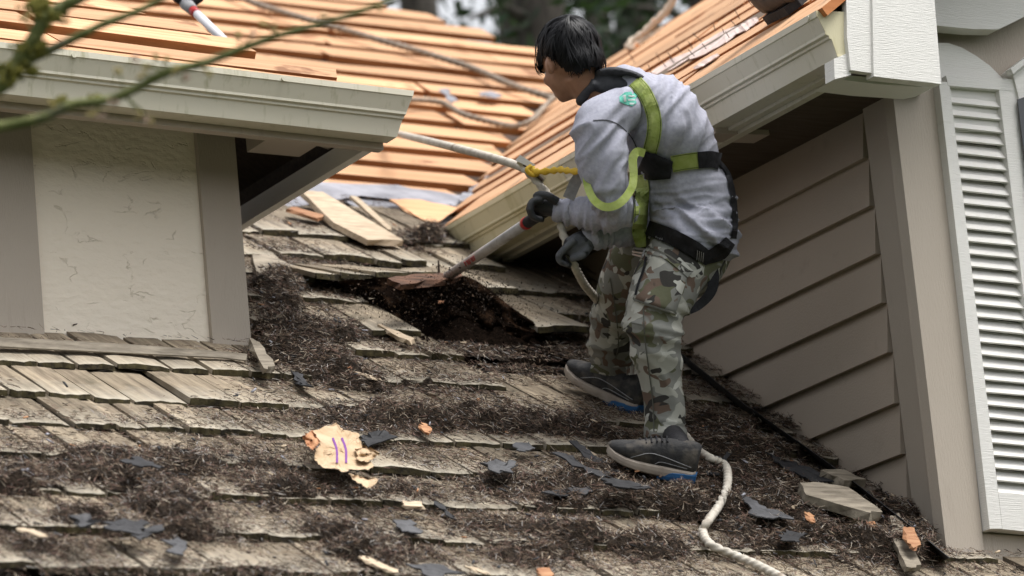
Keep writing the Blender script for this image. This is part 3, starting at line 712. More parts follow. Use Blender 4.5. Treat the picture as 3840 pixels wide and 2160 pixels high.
def shirt_disp(co, no):
    x, y = proj(co); d1 = nrm(cr*.75-cu*.65); d2 = nrm(cr*.65+cu*.75)
    low = np.clip((y-430)/80, 0, 1)*np.clip((x-1600)/60, 0, 1)
    up = np.clip((430-y)/120, 0, 1)*np.clip((x-1560)/60, 0, 1)
    arm = 1-np.clip((x-1560)/60, 0, 1)
    a = .019*low*wr(co, d2, d1, 24, 3.5, 3.3)+.009*low*wr(co, cu, cr, 50, 9, 9.1)
    b = .011*up*wr(co, d1, d2, 22, 4, 5.7)+.007*up*wr(co, cr, cu, 40, 7, 2.9)
    foreM = arm*np.clip((y-490)/25, 0, 1); upper = arm*np.clip((500-y)/25, 0, 1)
    c = .018*foreM*wr(co, cr, cu, 50, 8, 1.7)+.015*upper*wr(co, d1, d2, 20, 5, 8.8)
    pinch = -.008*np.exp(-((y-(432-(x-1700)*.12))/26)**2)*np.clip((x-1640)/40, 0, 1)     # drawn in under the waist strap
    hem = .004*np.clip((y-570)/20, 0, 1)
    return a+b+c+pinch+hem
def trouser_disp(co, no):
    x, y = proj(co); d1 = nrm(cr*.9-cu*.4); 
    knee = np.exp(-((y-835)/60)**2); hem = np.clip((y-1000)/90, 0, 1)
    return .017*knee*wr(co, nrm(cu*.9+cr*.35), d1, 26, 4, 2.2)+.009*hem*wr(co, cu, cr, 30, 5, 6.1)+.007*wr(co, nrm(cu*.5+cr), nrm(cu-cr*.4), 15, 5, 4.4)
# body: one continuous surface from head to ankles, under the clothes
hd_yaw = .88; hd_p = .42                                       # turned away from the view, looking down at the shovel
HF = nrm(-cr*math.cos(hd_yaw)*math.cos(hd_p)+cf*math.sin(hd_yaw)*math.cos(hd_p)-cu*math.sin(hd_p))
HS = nrm(np.cross(HF, cu)); HUp = np.cross(HS, HF); HS = -HS    # HS: his left side, towards the view
if HS@cf > 0: HS = -HS
HC = P(1430, 151, .09); k_ = .001
def hp(f_, s_, u_): return HC+(HF*f_+HS*s_+HUp*u_)*k_           # millimetres in head axes
def he(c, a, b, d): return ellipsoid(hp(*c), HF*a*k_, HS*b*k_, HUp*d*k_, 12)
head = [he((-8, 0, 18), 100, 80, 92), he((38, 0, -42), 58, 62, 72), he((52, 0, -88), 34, 40, 30), he((72, 0, -100), 18, 20, 15),
        he((94, 0, -30), 15, 11, 24), he((104, 0, -42), 12, 14, 10), he((90, 0, -74), 10, 22, 6), he((89, 0, -84), 10, 20, 6), he((88, 0, 5), 14, 46, 10),
        he((70, 40, -38), 22, 20, 18), he((70, -40, -38), 22, 20, 18)]
for sd in (1, -1):
    head += [he((0, 88*sd, -26), 17, 13, 31), he((-11, 97*sd, -20), 5, 10, 29), he((2, 92*sd, -48), 8, 7, 9)]
neck = [tube_d([hp(-30, 0, -50), P(1478, 215, .07), P(1560, 262, .06)], [.058, .060, .075], 16)]
m_eye = M('eye_white', (.6, .58, .55), None, .2)
def body_parts():
    L = head+neck+[loft(shr(torso, .86)), loft(shr(slv, .8)), loft(shr(fore, .8)), loft(shr(slvR, .8)), loft(shr(foreR, .8)), loft(shr(pel, .86)), loft(shr(legL, .78)), loft(shr(legR, .78))]
    L.append(loft([(1674, 1090, .03, 36, 38), (1690, 1140, .02, 34, 36), (1694, 1180, .02, 30, 34)]))
    L.append(loft([(1546, 915, .74, 36, 38), (1562, 970, .72, 34, 36)]))
    L.append(loft([(1440, 530, .09, 22, 22), (1405, 528, .10, 22, 20)])); L.append(loft([(1500, 590, .09, 20, 22), (1470, 606, .07, 24, 20)]))
    return L
body, _ = fuse('body', body_parts(), .008, 3, None, m_skin, man)
for sd in (1, -1):
    V, Fc = he((75, 31*sd, -12), 11, 12, 11); mesh('eye', V, Fc, m_eye, man, True)
    V, Fc = he((86, 31*sd, -12), 2.5, 5, 5); mesh('iris', V, Fc, m_hair, man, True)
shirt, bshirt = fuse('shirt', [loft(torso, 30), loft(slv), loft(fore), loft(slvR), loft(foreR)], .0062, 6, shirt_disp, m_shirt, man)
trous, btrous = fuse('trousers', [loft(pel, 30), loft(legL, 26, cap1=False), loft(legR, 26, cap1=False)], .008, 4, trouser_disp, m_camo, man)
allb = [bshirt, btrous]
def hit(x, y, bv, off, dz=None):
    d = ray(x, y); n_ = nrm(d); best = None
    for b in bv:
        h = b.ray_cast(Vector((0, 0, 0)), Vector(n_))
        if h[0] is not None and (best is None or h[3] < best[1]): best = (np.array(h[0]), h[3])
    if best is None: return None
    return best[0]-n_*off
def ribbon(name, pts, wd, m, parent=None, bv=None, off=.008, th=.003, sub=6, nx=3, dz=0., smooth_d=2, twist=None):
    """strap laid on the clothes along photo spots; free where it leaves them"""
    Q = catmull(np.array(pts, float), sub); wds = np.broadcast_to(np.asarray(wd, float), (len(pts),)); wq = np.interp(np.linspace(0, len(pts)-1, len(Q)), range(len(pts)), wds)
    T = np.gradient(Q[:, :2], axis=0); T /= np.linalg.norm(T, axis=1)[:, None]+1e-9; N2 = np.c_[-T[:, 1], T[:, 0]]
    dep = np.full((len(Q), nx+1), np.nan)
    for i in range(len(Q)):
        for j in range(nx+1):
            q = Q[i, :2]+N2[i]*wq[i]*(j/nx-.5)
            if bv:
                h = hit(q[0], q[1], bv, off)
                if h is not None: dep[i, j] = h@cf
            else: dep[i, j] = D0+(Q[i, 2] if Q.shape[1] > 2 else dz)
    if np.isnan(dep).any():
        fill = np.nanmean(dep) if not np.isnan(dep).all() else D0+dz
        for j in range(nx+1):
            c_ = dep[:, j]; ok = ~np.isnan(c_)
            dep[:, j] = np.interp(range(len(c_)), np.where(ok)[0], c_[ok]) if ok.any() else fill
    if bv:
        for _ in range(smooth_d):
            d2 = dep.copy(); d2[1:-1] = np.minimum(dep[1:-1], (dep[:-2]+dep[1:-1]*2+dep[2:])/4); dep = d2
            d2 = dep.copy(); d2[:, 1:-1] = np.minimum(dep[:, 1:-1], (dep[:, :-2]+dep[:, 2:])/2); dep = d2
    V = []; Fc = []; k = nx+1; n = len(Q)
    for lev in (0, 1):
        for i in range(n):
            for j in range(k):
                q = Q[i, :2]+N2[i]*wq[i]*(j/nx-.5); V.append(at(q[0], q[1], dep[i, j]+lev*th))
    B = n*k
    for i in range(n-1):
        for j in range(nx):
            a = i*k+j; Fc += [[a, a+1, a+k+1, a+k], [B+a, B+a+k, B+a+k+1, B+a+1]]
        a = i*k; Fc += [[a, a+k, B+a+k, B+a], [a+nx, B+a+nx, B+a+k+nx, a+k+nx]]
    for j in range(nx): Fc += [[j, B+j, B+j+1, j+1], [B-k+j, B-k+j+1, 2*B-k+j+1, 2*B-k+j]]
    return mesh(name, V, Fc, m, parent, True) if nx > 3 else mesh(name, V, Fc, m, parent)
# seams and pocket
ribbon('seam', [(1492, 303), (1530, 303), (1562, 318), (1588, 345), (1602, 372)], 3, m_seam, shirt, [bshirt], .0015, .001)
ribbon('cuff', [(1427, 503), (1422, 528), (1427, 554)], 15, m_shirt, shirt, [bshirt], .003, .003)
ribbon('cuff', [(1500, 568), (1495, 592), (1506, 614)], 15, m_shirt, shirt, [bshirt], .003, .003)
ribbon('cargo_pocket', [(1688, 648), (1672, 700), (1646, 772)], [104, 108, 112], m_camo, trous, [btrous], .010, .006, nx=8)
ribbon('pocket_flap', [(1628, 628), (1680, 640), (1738, 690)], [20, 26, 22], m_camo, trous, [btrous], .015, .005)
ribbon('zip', [(1625, 645), (1618, 680), (1606, 712), (1598, 742)], 6, m_black, trous, [btrous], .013, .003)
ribbon('seam', [(1593, 752), (1640, 770), (1703, 789)], 5, m_seam2, trous, [btrous], .014, .002)
ribbon('seam', [(1628, 621), (1680, 642), (1733, 681)], 4, m_seam2, trous, [btrous], .017, .002)
ribbon('seam', [(1618, 775), (1622, 850), (1632, 930), (1642, 1010), (1645, 1085)], 3, m_seam2, trous, [btrous], .003, .001)
ribbon('seam', [(1586, 812), (1618, 818)], 3, m_seam2, trous, [btrous], .003, .001)
ribbon('seam', [(1535, 700), (1548, 780), (1556, 860), (1548, 905)], 3, m_seam2, trous, [btrous], .003, .001)
ribbon('hem', [(1486, 925), (1545, 935), (1604, 930)], 22, m_camo, trous, [btrous], .004, .003)
ribbon('hem', [(1624, 1092), (1672, 1100), (1722, 1092)], 20, m_camo, trous, [btrous], .004, .003)
# emblem printed on the back: teal house-like badge with pale windows
m_teal = M('teal_print', (.10, .42, .33), (.16, .52, .42), .9, 60.); m_print = M('pale_print', (.5, .58, .57), None, .9)
def patch(name, poly, m, par, bv, off):
    V = []; pts = []
    for i in range(len(poly)):
        a, b = np.array(poly[i], float), np.array(poly[(i+1) % len(poly)], float)
        for k in range(3): pts.append(a+(b-a)*k/3)
    c = np.mean(pts, 0); n = len(pts)
    for f_ in (1, .6): V += [hit(*(c+(p-c)*f_), bv, off) for p in pts]
    V.append(hit(*c, bv, off))
    V = [v if v is not None else P(c[0], c[1], -.05) for v in V]
    F_ = []
    for i in range(n): j = (i+1) % n; F_ += [[i, j, n+j, n+i], [n+i, n+j, 2*n]]
    return mesh(name, V, F_, m, par)
em = patch('emblem', [(1558, 243), (1572, 232), (1594, 230), (1606, 240), (1597, 250), (1602, 258), (1591, 267), (1572, 262), (1559, 256)], m_teal, shirt, [bshirt], .0025)
for pl in ([(1568, 240), (1574, 238), (1576, 255), (1570, 256)], [(1581, 239), (1604, 240), (1603, 243), (1581, 243)], [(1580, 249), (1597, 249), (1597, 253), (1580, 253)], [(1584, 258), (1597, 259), (1594, 263), (1584, 263)]):
    patch('emblem_window', pl, m_print, shirt, [bshirt], .0035)
# collar / folded hood round the neck
def ringcloth(pts, r, name):
    Q = catmull(np.array(pts, float), 6); C_ = np.array([P(q[0], q[1], q[2]) for q in Q]); return tube_d(C_, Q[:, 3]*PX, 12, True, None, Q[:, 4]*PX)
parts = [loft([(1480, 222, .10, 32, 56), (1512, 218, .09, 36, 70), (1552, 220, .07, 36, 80), (1588, 228, .06, 26, 72)]),
         loft([(1512, 184, .08, 8, 46), (1548, 182, .06, 9, 72), (1586, 188, .05, 9, 78), (1612, 200, .05, 8, 64)]),
         loft([(1460, 256, .05, 10, 34), (1474, 234, .05, 11, 46), (1500, 208, .04, 11, 58)])]
hood, bhood = fuse('hood', parts, .007, 3, lambda co, no: .006*wr(co, nrm(cu+cr*.3), cr, 40, 12, 3.9), m_collar, man)
# hair: full cap over the skull with a heavy fringe and a full nape, combed out from the crown
HL = [he((-12, 0, 28), 108, 89, 103), he((-58, 0, -36), 62, 70, 68), he((52, 0, 30), 58, 66, 52), he((70, 22, 12), 34, 40, 36), he((5, 57, 10), 46, 28, 36), he((5, -57, 10), 46, 28, 36)]
def hair_disp(co, no):
    rel = (co-HC)@np.array([HF, HS, HUp]).T/k_-A3(-12, 0, 26); q = rel/np.linalg.norm(rel, axis=1)[:, None]; cd = nrm(A3(-.62, .18, .76)); e1 = nrm(np.cross(cd, A3(.1, .9, .2))); e2 = np.cross(cd, e1)
    az = np.arctan2(q@e2, q@e1); rr = np.arccos(np.clip(q@cd, -1, 1)); return .004*(vnoise(az*18+30+np.sin(rr*3)*1.2, rr*2.2+5, 3)-.5)
hair, bhair = fuse('hair', HL, .0055, 2, hair_disp, m_hair, man)
bm = bmesh.new(); bm.from_mesh(hair.data); off = np.array(hair.location)+wloc(man)
def hairline(f_): return float(np.interp(f_, [-120, -60, -34, -24, -14, 14, 30, 45, 60, 120], [-84, -84, -70, -40, 6, 10, 12, 12, 4, -6]))
dead = []
for v in bm.verts:
    rel = np.array(v.co)+off-HC; f_, s_, u_ = rel@HF/k_, rel@HS/k_, rel@HUp/k_
    if u_ < hairline(f_)+6*math.sin(s_*.25)+4*math.sin(f_*.6): dead.append(v)
bmesh.ops.delete(bm, geom=dead, context='VERTS'); bm.to_mesh(hair.data); bm.free(); hair.data.update()
mb = MB(); ec = A3(-12, 0, 26); er = A3(107, 89, 96)
cdir = nrm(A3(-.62, .18, .76))                                 # crown whorl, back of the head
r_ = random.Random(5)
tuft = [(r_.uniform(0, 6.283), abs(r_.gauss(0, .8)), r_.gauss(0, .006)) for _ in range(260)]
for k in range(3200):
    az = r_.uniform(0, 2*math.pi); e1 = nrm(np.cross(cdir, A3(.1, .9, .2))); e2 = np.cross(cdir, e1)
    tdir = e1*math.cos(az)+e2*math.sin(az)
    tf = r_.choice(tuft); az = tf[0]+r_.gauss(0, .05); tdir = e1*math.cos(az)+e2*math.sin(az); a0 = max(0, tf[1]+r_.gauss(0, .05)); ln = r_.uniform(.5, .95); lift = max(0, .003+tf[2]*.8+r_.uniform(-.001, .002)); pts = []; bad = False; sway = r_.gauss(0, .05)
    for j in range(6):
        an = a0+ln*j/5; d = cdir*math.cos(an)+(tdir*math.cos(sway*j)+np.cross(cdir, tdir)*math.sin(sway*j))*math.sin(an)
        w_d = HF*d[0]+HS*d[1]+HUp*d[2]; o_c = hp(*ec); h_ = bhair.ray_cast(Vector(o_c+w_d*.3), Vector(-w_d))
        if h_[0] is None: bad = True; break
        p = np.array(h_[0])+w_d*(lift+.003*math.sin(math.pi*j/5)); rel = p-HC
        if rel@HUp/k_ < hairline(rel@HF/k_)-r_.uniform(0, 7 if rel@HF/k_ > 25 else 16): bad = j < 3; break
        pts.append(p)
    if bad or len(pts) < 3: continue
    pts = np.array(pts); wv = r_.uniform(.0012, .0028); T = np.gradient(pts, axis=0); nn = np.array([nrm(q-HC) for q in pts]); sd = np.cross(T, nn); sd /= np.linalg.norm(sd, axis=1)[:, None]
    n = len(pts); W = wv*1.5*np.linspace(1, .2, n)[:, None]
    Vv = list(pts-sd*W)+list(pts+sd*W)+list(pts+nn*W*.3)
    Ff = []
    for j in range(n-1): Ff += [[j, j+1, 2*n+j+1, 2*n+j], [2*n+j, 2*n+j+1, n+j+1, n+j]]
    mb.add(Vv, Ff)
hl = mb.build('hair_locks', m_hair, hair, True); tag(hl, kind='stuff')

# ---- shoes
def shoe(heel, toe, up, ank, width=.098):
    heel, toe = np.asarray(heel), np.asarray(toe); L_ = np.linalg.norm(toe-heel); fx = nrm(toe-heel); up = nrm(up-(up@fx)*fx); sx = np.cross(fx, up)
    if sx@cf > 0: sx = -sx
    def sec(u, w_, z0, z1, n=18, p=2.6, toe_lift=0.):
        R = []
        for j in range(n):
            a = 2*math.pi*j/n; c_, s_ = math.cos(a), math.sin(a)
            R.append(heel+fx*u*L_+sx*w_*.5*math.copysign(abs(c_)**(2/p), c_)+up*((z0+z1)/2+(z1-z0)/2*math.copysign(abs(s_)**(2/p), s_)+toe_lift))
        return R
    def swept(S, n=18):
        V = [v for R in S for v in R]; k = len(S); F_ = []
        for i in range(k-1):
            for j in range(n): F_.append([i*n+j, i*n+(j+1) % n, (i+1)*n+(j+1) % n, (i+1)*n+j])
        F_ += [list(range(n-1, -1, -1)), list(range((k-1)*n, k*n))]; return V, F_
    us = [0, .03, .10, .22, .36, .5, .64, .78, .9, .97, 1.0]
    wd = [.045, .062, .072, .074, .072, .082, .096, .098, .085, .055, .02]
    tl = [.004, 0, 0, 0, 0, 0, .002, .007, .017, .027, .034]
    top = [.118, .128, .132, .126, .122, .114, .097, .080, .062, .045, .030]
    up_v, up_f = swept([sec(u, w_*.96*width/.098, .018, t_, 18, 2.2, l_) for u, w_, t_, l_ in zip(us, wd, top, tl)])
    so_v, so_f = swept([sec(u, w_*1.07*width/.098, .0, .040-.012*u, 18, 5, l_) for u, w_, l_ in zip(us, wd, tl)])
    s = mesh('shoe', up_v, up_f, m_shoe, man, True)
    so_ = mesh('midsole', so_v, so_f, m_sole, s)
    us2, wd2 = us[:5], wd[:5]
    hv, hf = swept([sec(u, w_*1.12*width/.098, -.010, .038-.026*(u/.42)**2, 18, 4, 0) for u, w_ in zip([-.015, .03, .12, .24, .40], [.045, .064, .074, .076, .06])])
    mesh('heel_rubber', hv, hf, m_blue, s)
    # laces across the instep and pale piping on the side
    for k in range(6):
        u = .40+.055*k; z = np.interp(u, us, top)+.003
        a = heel+fx*u*L_+up*z; V, F_ = tube_d([a-sx*.026-up*.007+fx*.008, a+up*.002, a+sx*.030-up*.010-fx*.008], .0032, 6); mesh('lace', V, F_, m_black, s)
    mb = MB()
    for (u0, z0, u1, z1, u2, z2, u3, z3) in [(.72, .035, .55, .064, .4, .066, .06, .052), (.45, .036, .40, .046, .3, .047, .1, .045)]:
        pp = catmull([(u0, z0), (u1, z1), (u2, z2), (u3, z3)], 5); Q = []
        for u, z in pp:
            w_ = np.interp(u, us, wd)*.96; zc = (.018+np.interp(u, us, top))/2; zh = (np.interp(u, us, top)-.018)/2; s_ = min(.98, abs((z-zc)/zh)); 
            Q.append(heel+fx*u*L_+sx*(w_*.5*(1-s_**2.2)**(1/2.2)+.0005)+up*(z+np.interp(u, us, tl)))
        V, F_ = tube_d(Q, .0013, 5); mb.add(V, F_)
    mb.build('piping', m_steelgrey, s)
    V, F_ = tube_d([heel+fx*.24*L_+up*.06, heel+fx*.21*L_+up*.095, ank*.5+(heel+fx*.2*L_+up*.1)*.5, ank], [.030, .034, .034, .034], 16, ref=fx, rb=[.034, .037, .036, .036]); mesh('sock', V, F_, m_black, s, True)
    return s
shoe(on(1744, 1217, .085), on(1519, 1162, .085), RN*.5+cu*.7, P(1688, 1088, .03))
tF = at(1419, 950, 13.52); hF = at(1604, 1046, 13.34); shoe(hF, tF, RN*.5+cu*.7, P(1560, 918, .74))

# ---- gloves: palm, four fingers, thumb grown together
def chain(pts, r0, r1): 
    Q = catmull(np.array(pts, float), 4); return tube_d([P(*q) for q in Q], np.linspace(r0, r1, len(Q)), 10)
def ball(x, y, dz, r): return ellipsoid(P(x, y, dz), cr*r, cf*r, cu*r, 6)
gl_ = [loft([(1424, 527, .095, 25, 24), (1402, 522, .10, 25, 22), (1374, 517, .115, 27, 30), (1356, 516, .13, 22, 32)], 16, 5)]
for i in range(4):
    z = .055+.033*i; dx = -3*(i == 1)+4*(i == 3)
    gl_ += [chain([(1366+dx, 502, z), (1343+dx, 507, z-.004), (1335+dx, 526, z-.008), (1343+dx, 546, z-.004), (1364+dx, 553, z+.004)], .0125, .0098), ball(1335+dx, 526, z-.008, .0125)]
gl_ += [chain([(1402, 508, .06), (1378, 493, .052), (1356, 489, .06), (1345, 496, .07)], .0155, .0105)]
gloveL, _ = fuse('glove', gl_, .0036, 2, None, m_glove, man)
gl_ = [loft([(1496, 590, .085, 24, 25), (1476, 604, .07, 29, 22), (1454, 617, .062, 32, 24), (1438, 622, .06, 28, 24)], 16, 5)]
for i in range(4):
    z = .035+.026*i; dy = [0, 3, 5, 4][i]
    gl_ += [chain([(1446-2*i, 604+6*i, z), (1424-3*i, 622+5*i, z-.01), (1406+2*i, 643+dy, z-.006), (1410+7*i, 659+dy, z+.004), (1431+6*i, 666+dy, z+.012)], .0125, .0092), ball(1406+2*i, 643+dy, z-.006, .0118)]
gl_ += [chain([(1480, 622, .05), (1466, 641, .035), (1447, 648, .034), (1436, 652, .04)], .0155, .0105)]
gloveR, _ = fuse('glove', gl_, .0036, 2, None, m_gloveg, man)

# ---- harness
m_stitch = M('dark_green_stitch', (.05, .07, .02), None, .9)
def edges(pts, wd, par, bv, off):                             # rows of stitching near both edges of a strap
    Q = catmull(np.array(pts, float)[:, :2], 5); T = np.gradient(Q, axis=0); T /= np.linalg.norm(T, axis=1)[:, None]; N2 = np.c_[-T[:, 1], T[:, 0]]
    for sg in (-1, 1): ribbon('stitching', (Q+N2*sg*(wd*.5-3))[::2].tolist(), 1.7, m_stitch, par, bv, off, .001, sub=2, nx=1)
har = empty('harness', P(1700, 500, .1)); har.parent = man; har.location = Vector((P(1700, 500, .1)-wloc(man)).tolist())
bh = [bshirt, btrous, bhood]
ribbon('back_strap', [(1596, 203), (1622, 234), (1643, 285), (1645, 335), (1632, 390)], 37, m_green, har, [bshirt], .008, .004)
ribbon('waist_strap', [(1690, 413), (1725, 407), (1760, 403)], 42, m_green, har, [bshirt], .009, .004)
ribbon('waist_pad', [(1756, 403), (1790, 401), (1812, 406)], 42, m_black, har, [bshirt], .013, .008)
ribbon('side_strap', [(1806, 405), (1832, 440), (1846, 500), (1850, 560), (1846, 600)], 14, m_black, har, [bshirt], .010, .004)
ribbon('dorsal_pad', [(1612, 408), (1640, 420), (1690, 428)], [60, 70, 44], m_black, har, [bshirt], .018, .012, nx=4)
ribbon('back_strap', [(1610, 440), (1616, 480), (1612, 540), (1608, 585), (1613, 622)], [34, 34, 36, 36, 24], m_green, har, bh, .012, .004)
ribbon('hip_belt', [(1628, 572), (1690, 596), (1750, 628), (1786, 655)], [36, 40, 40, 34], m_black, har, bh, .012, .006)
ribbon('hip_belt', [(1772, 652), (1812, 634), (1838, 606)], [30, 42, 30], m_black, har, bh, .010, .006)
ribbon('leg_strap', [(1776, 655, .10), (1794, 690, .08), (1788, 735, .07), (1752, 772, .06), (1708, 788, .0)], [34, 30, 26, 22, 18], m_black, har, None, th=.004)
for (a, b, c, d) in [(1652, 580, 1672, 590), (1755, 636, 1772, 652)]:
    for k in range(4): ribbon('stitching', [(a+k*5, b-6+k*2, -.03), (a+k*5-2, b+18+k*2, -.03)], 1.6, m_steelgrey, har, bh, .0195, .001)
mb = MB()
for (x, y, x2, y2) in [(1594, 624, 1622, 628), (1622, 628, 1616, 646), (1616, 646, 1592, 640), (1592, 640, 1594, 624), (1592, 633, 1618, 638)]:
    h0, h1 = hit(x, y, bh, .018), hit(x2, y2, bh, .018)
    if h0 is not None and h1 is not None: V, Fc = tube_d([h0, h1], .0035, 6); mb.add(V, Fc)
if mb.V: mb.build('buckle', m_steel, har)
edges([(1596, 203), (1622, 234), (1643, 285), (1645, 335), (1632, 390)], 37, har, [bshirt], .0135)
edges([(1692, 413), (1725, 407), (1756, 403)], 42, har, [bshirt], .0145)
edges([(1612, 480), (1612, 540), (1608, 585)], 34, har, bh, .0175)
for k in range(5): ribbon('stitching', [(1598, 540+k*7), (1622, 537+k*7)], 1.8, m_stitch, har, bh, .0175, .001, sub=3, nx=1)
ribbon('lanyard_loop', [(1622, 386, -.115), (1603, 382, -.125), (1592, 400, -.13), (1594, 440, -.14), (1588, 475, -.155), (1560, 510, -.175), (1526, 521, -.18), (1497, 506, -.165), (1480, 475, -.14), (1472, 438, -.12)], [20, 22, 22, 20, 20, 21, 21, 20, 19, 16], m_green, har, None, th=.004, sub=7)
ribbon('lanyard_tail', [(1462, 434, -.02), (1446, 462, .01), (1430, 500, .03)], [26, 30, 30], m_steelgrey, har, None, th=.004)
BL = [(230, 1310, 430, 95, 1.15), (120, 1230, 260, 45, .55), (620, 1330, 230, 80, .7), (800, 905, 130, 100, 1.1), (690, 790, 70, 100, 1.2), (1000, 1010, 210, 60, .85), (1150, 1090, 300, 60, .85), (1420, 1130, 200, 55, .65), (1480, 1230, 300, 60, .85),
      (1740, 1290, 300, 90, .9), (1950, 1200, 200, 90, 1.05), (2100, 1330, 200, 90, 1.05), (1850, 1080, 150, 80, .95), (1420, 860, 180, 70, .8), (1200, 910, 200, 60, .55), (900, 780, 150, 50, .5), (1085, 615, 70, 35, 1.1), (1750, 1400, 500, 60, .55),
      (1200, 1400, 400, 60, .65), (480, 1180, 300, 35, .35), (330, 1085, 300, 35, .4), (960, 1250, 200, 50, .65), (2280, 1400, 100, 60, .95), (150, 1420, 300, 40, .35), (800, 1430, 200, 40, .5), (660, 900, 50, 40, .9),
      (250, 930, 330, 50, -.5), (300, 1010, 320, 50, -.4), (330, 1085, 280, 30, -.2), (1130, 955, 120, 25, -.2), (1050, 1380, 150, 25, -.2), (1350, 960, 200, 40, -.1), (1120, 775, 190, 75, -2.6), (1290, 860, 110, 40, -1.5), (1640, 1195, 130, 34, -.7)]
def dens(s, t):
    p = RO+np.outer(s, RX)+np.outer(t, RU); x, y = proj(p); d = np.full(len(s), .24)
    for (bx, by, rx, ry, w_) in BL: d += .88*w_*np.exp(-((x-bx)/rx)**2-((y-by)/ry)**2)
    n_ = vnoise(s*4+3, t*5.5+3, 5); d = d*np.clip(1.02+3.4*(n_-.5), .18, 2)
    d = np.where(t > 2.75, d*.25, d); d = np.where(t > 3.3, 0, d)
    wallS = np.interp(t, np.linspace(-2, 4, 60), [s_wall(q) for q in np.linspace(-2, 4, 60)])
    d = np.where((t > TB) & (s > wallS-.01), 0, d); d = np.where((t > T_DW-.05) & (s < S_DR+.02), 0, d)
    d = np.where((t <= TB+.02) & (t > TB-.05) & (s > .80), 0, d)
    return d, x, y
rows_ = np.array(ROWS)
def surf(t):
    i = np.clip(np.searchsorted(rows_, t)-1, 0, len(rows_)-1); y = np.clip((t-rows_[i])/.3, 0, 1.2); return .047-.022*y
def mound(d, s, t): return np.clip(d-.55, 0, 1)*.06*(.4+1.2*vnoise(s*11, t*13, 3))
def lit_h(s_, t_):                                           # height of the litter surface over the roof plane
    s_ = np.atleast_1d(np.asarray(s_, float)); t_ = np.atleast_1d(np.asarray(t_, float)); d = dens(s_, t_)[0]
    return surf(t_)+np.clip(d-.66, 0, .9)*.075*(.35+1.1*vnoise(s_*16, t_*18, 3))+.004*np.clip(d, 0, 1)
def lay(x, y, up=.0):                                        # spot of the photo dropped on the litter
    h = .06
    for _ in range(4): h = float(lit_h(*st(x, y, h))[0])
    return h+up
# ================================================================== TOOLS AND ROPES
m_rope = M('white_kernmantle_rope', (.44, .40, .34), (.58, .54, .47), .9, 40., c3=(.28, .23, .18), s3=14., lo3=.55, hi3=.75)
m_ropegrey = M('dusty_rope', (.20, .165, .13), (.32, .27, .22), .9, 40.)
m_ropeorange = M('orange_flecked_rope', (.50, .42, .34), (.55, .24, .10), .9, 25., lo=.56, hi=.66)
m_yellow = M('yellow_webbing', (.55, .34, .02), (.68, .45, .05), .7, 30.)
m_fibre = M('grey_fibreglass', (.34, .32, .31), (.46, .44, .43), .4, 15., c3=(.20, .16, .13), s3=20., lo3=.55, hi3=.7)
m_red = M('red_plastic', (.35, .02, .02), (.45, .03, .03), .4, 20.)
sv = empty('shovel', at(1130, 692, 13.85), 'grey shafted tear-off shovel with red ring, prying up shakes in the roofer\'s hands', 'shovel')
a, b = at(1125, 696, 13.85), at(1325, 561, 12.98); ax = nrm(b-a)
V, Fc = tube_d([a, b], .0175, 16); s_ = mesh('shaft', V, Fc, m_fibre, sv, True)
V, Fc = tube_d([b-ax*.012, b+ax*.012], .021, 16); mesh('ring', V, Fc, m_red, sv, True)
c = at(1404, 512, 12.8); V, Fc = tube_d(catmull([b, at(1350, 545, 12.90), c], 5), .0195, 14); mesh('grip', V, Fc, m_black, sv, True)
mb = MB()                                                      # worn red lettering on the shaft
for k in range(5):
    p = a+(b-a)*(.30+.028*k); q = p-nrm(cf-(cf@ax)*ax)*.0178; u_ = nrm(np.cross(ax, cf))
    for dx, dy, ex, ey in [(-.007, -.008, -.007, .008), (-.007, .008, .005, .006), (-.007, 0, .004, 0), (.006, -.008, .005, .007)][:3+(k % 2)]:
        V, Fc = tube_d([q+ax*dx+u_*dy, q+ax*ex+u_*ey], .0016, 4); mb.add(V, Fc)
mb.build('lettering', m_red, sv)
bl = at(1120, 700, 13.87); bs_ = nrm(np.cross(ax, RN)); 
prism('blade', [bl-bs_*.05, bl+bs_*.05, bl+bs_*.09-ax*.14, bl-bs_*.09-ax*.14], RN*-.004, m_nail, sv)
# second shovel lying at the top left
s2 = empty('shovel', at(583, 120, 14.1), 'white shafted shovel with black handle leaning on the dormer roof at top left', 'shovel')
a, b = at(585, 122, 14.2), at(492, 32, 14.6); V, Fc = tube_d([a, b], .016, 14); mesh('shaft', V, Fc, M('white_fibreglass', (.58, .57, .60), (.66, .66, .68), .4), s2, True)
ax2 = nrm(b-a); V, Fc = tube_d([b-ax2*.02, b+ax2*.03], .018, 14); mesh('ring', V, Fc, m_red, s2, True)
c = at(470, 8, 14.7); V, Fc = tube_d([b+ax2*.03, b+ax2*.12], [.02, .026], 12); mesh('socket', V, Fc, m_steelgrey, s2, True)
e = b+ax2*.12; V, Fc = tube_d(catmull([e+cr*.0, e+cr*.055+cu*.03, e+cr*.05+cu*.13, e-cr*.0+cu*.16, e-cr*.06+cu*.13, e-cr*.05+cu*.04, e], 5), .017, 10); mesh('handle', V, Fc, m_black, s2, True)

def rope(name, pts, r, m, lab, cat='rope', sub=6, grp=None):
    V, Fc = rope_d(catmull(np.array(pts), sub), r); o = mesh(name, V, Fc, m, None, True); return tag(o, lab, cat, grp)
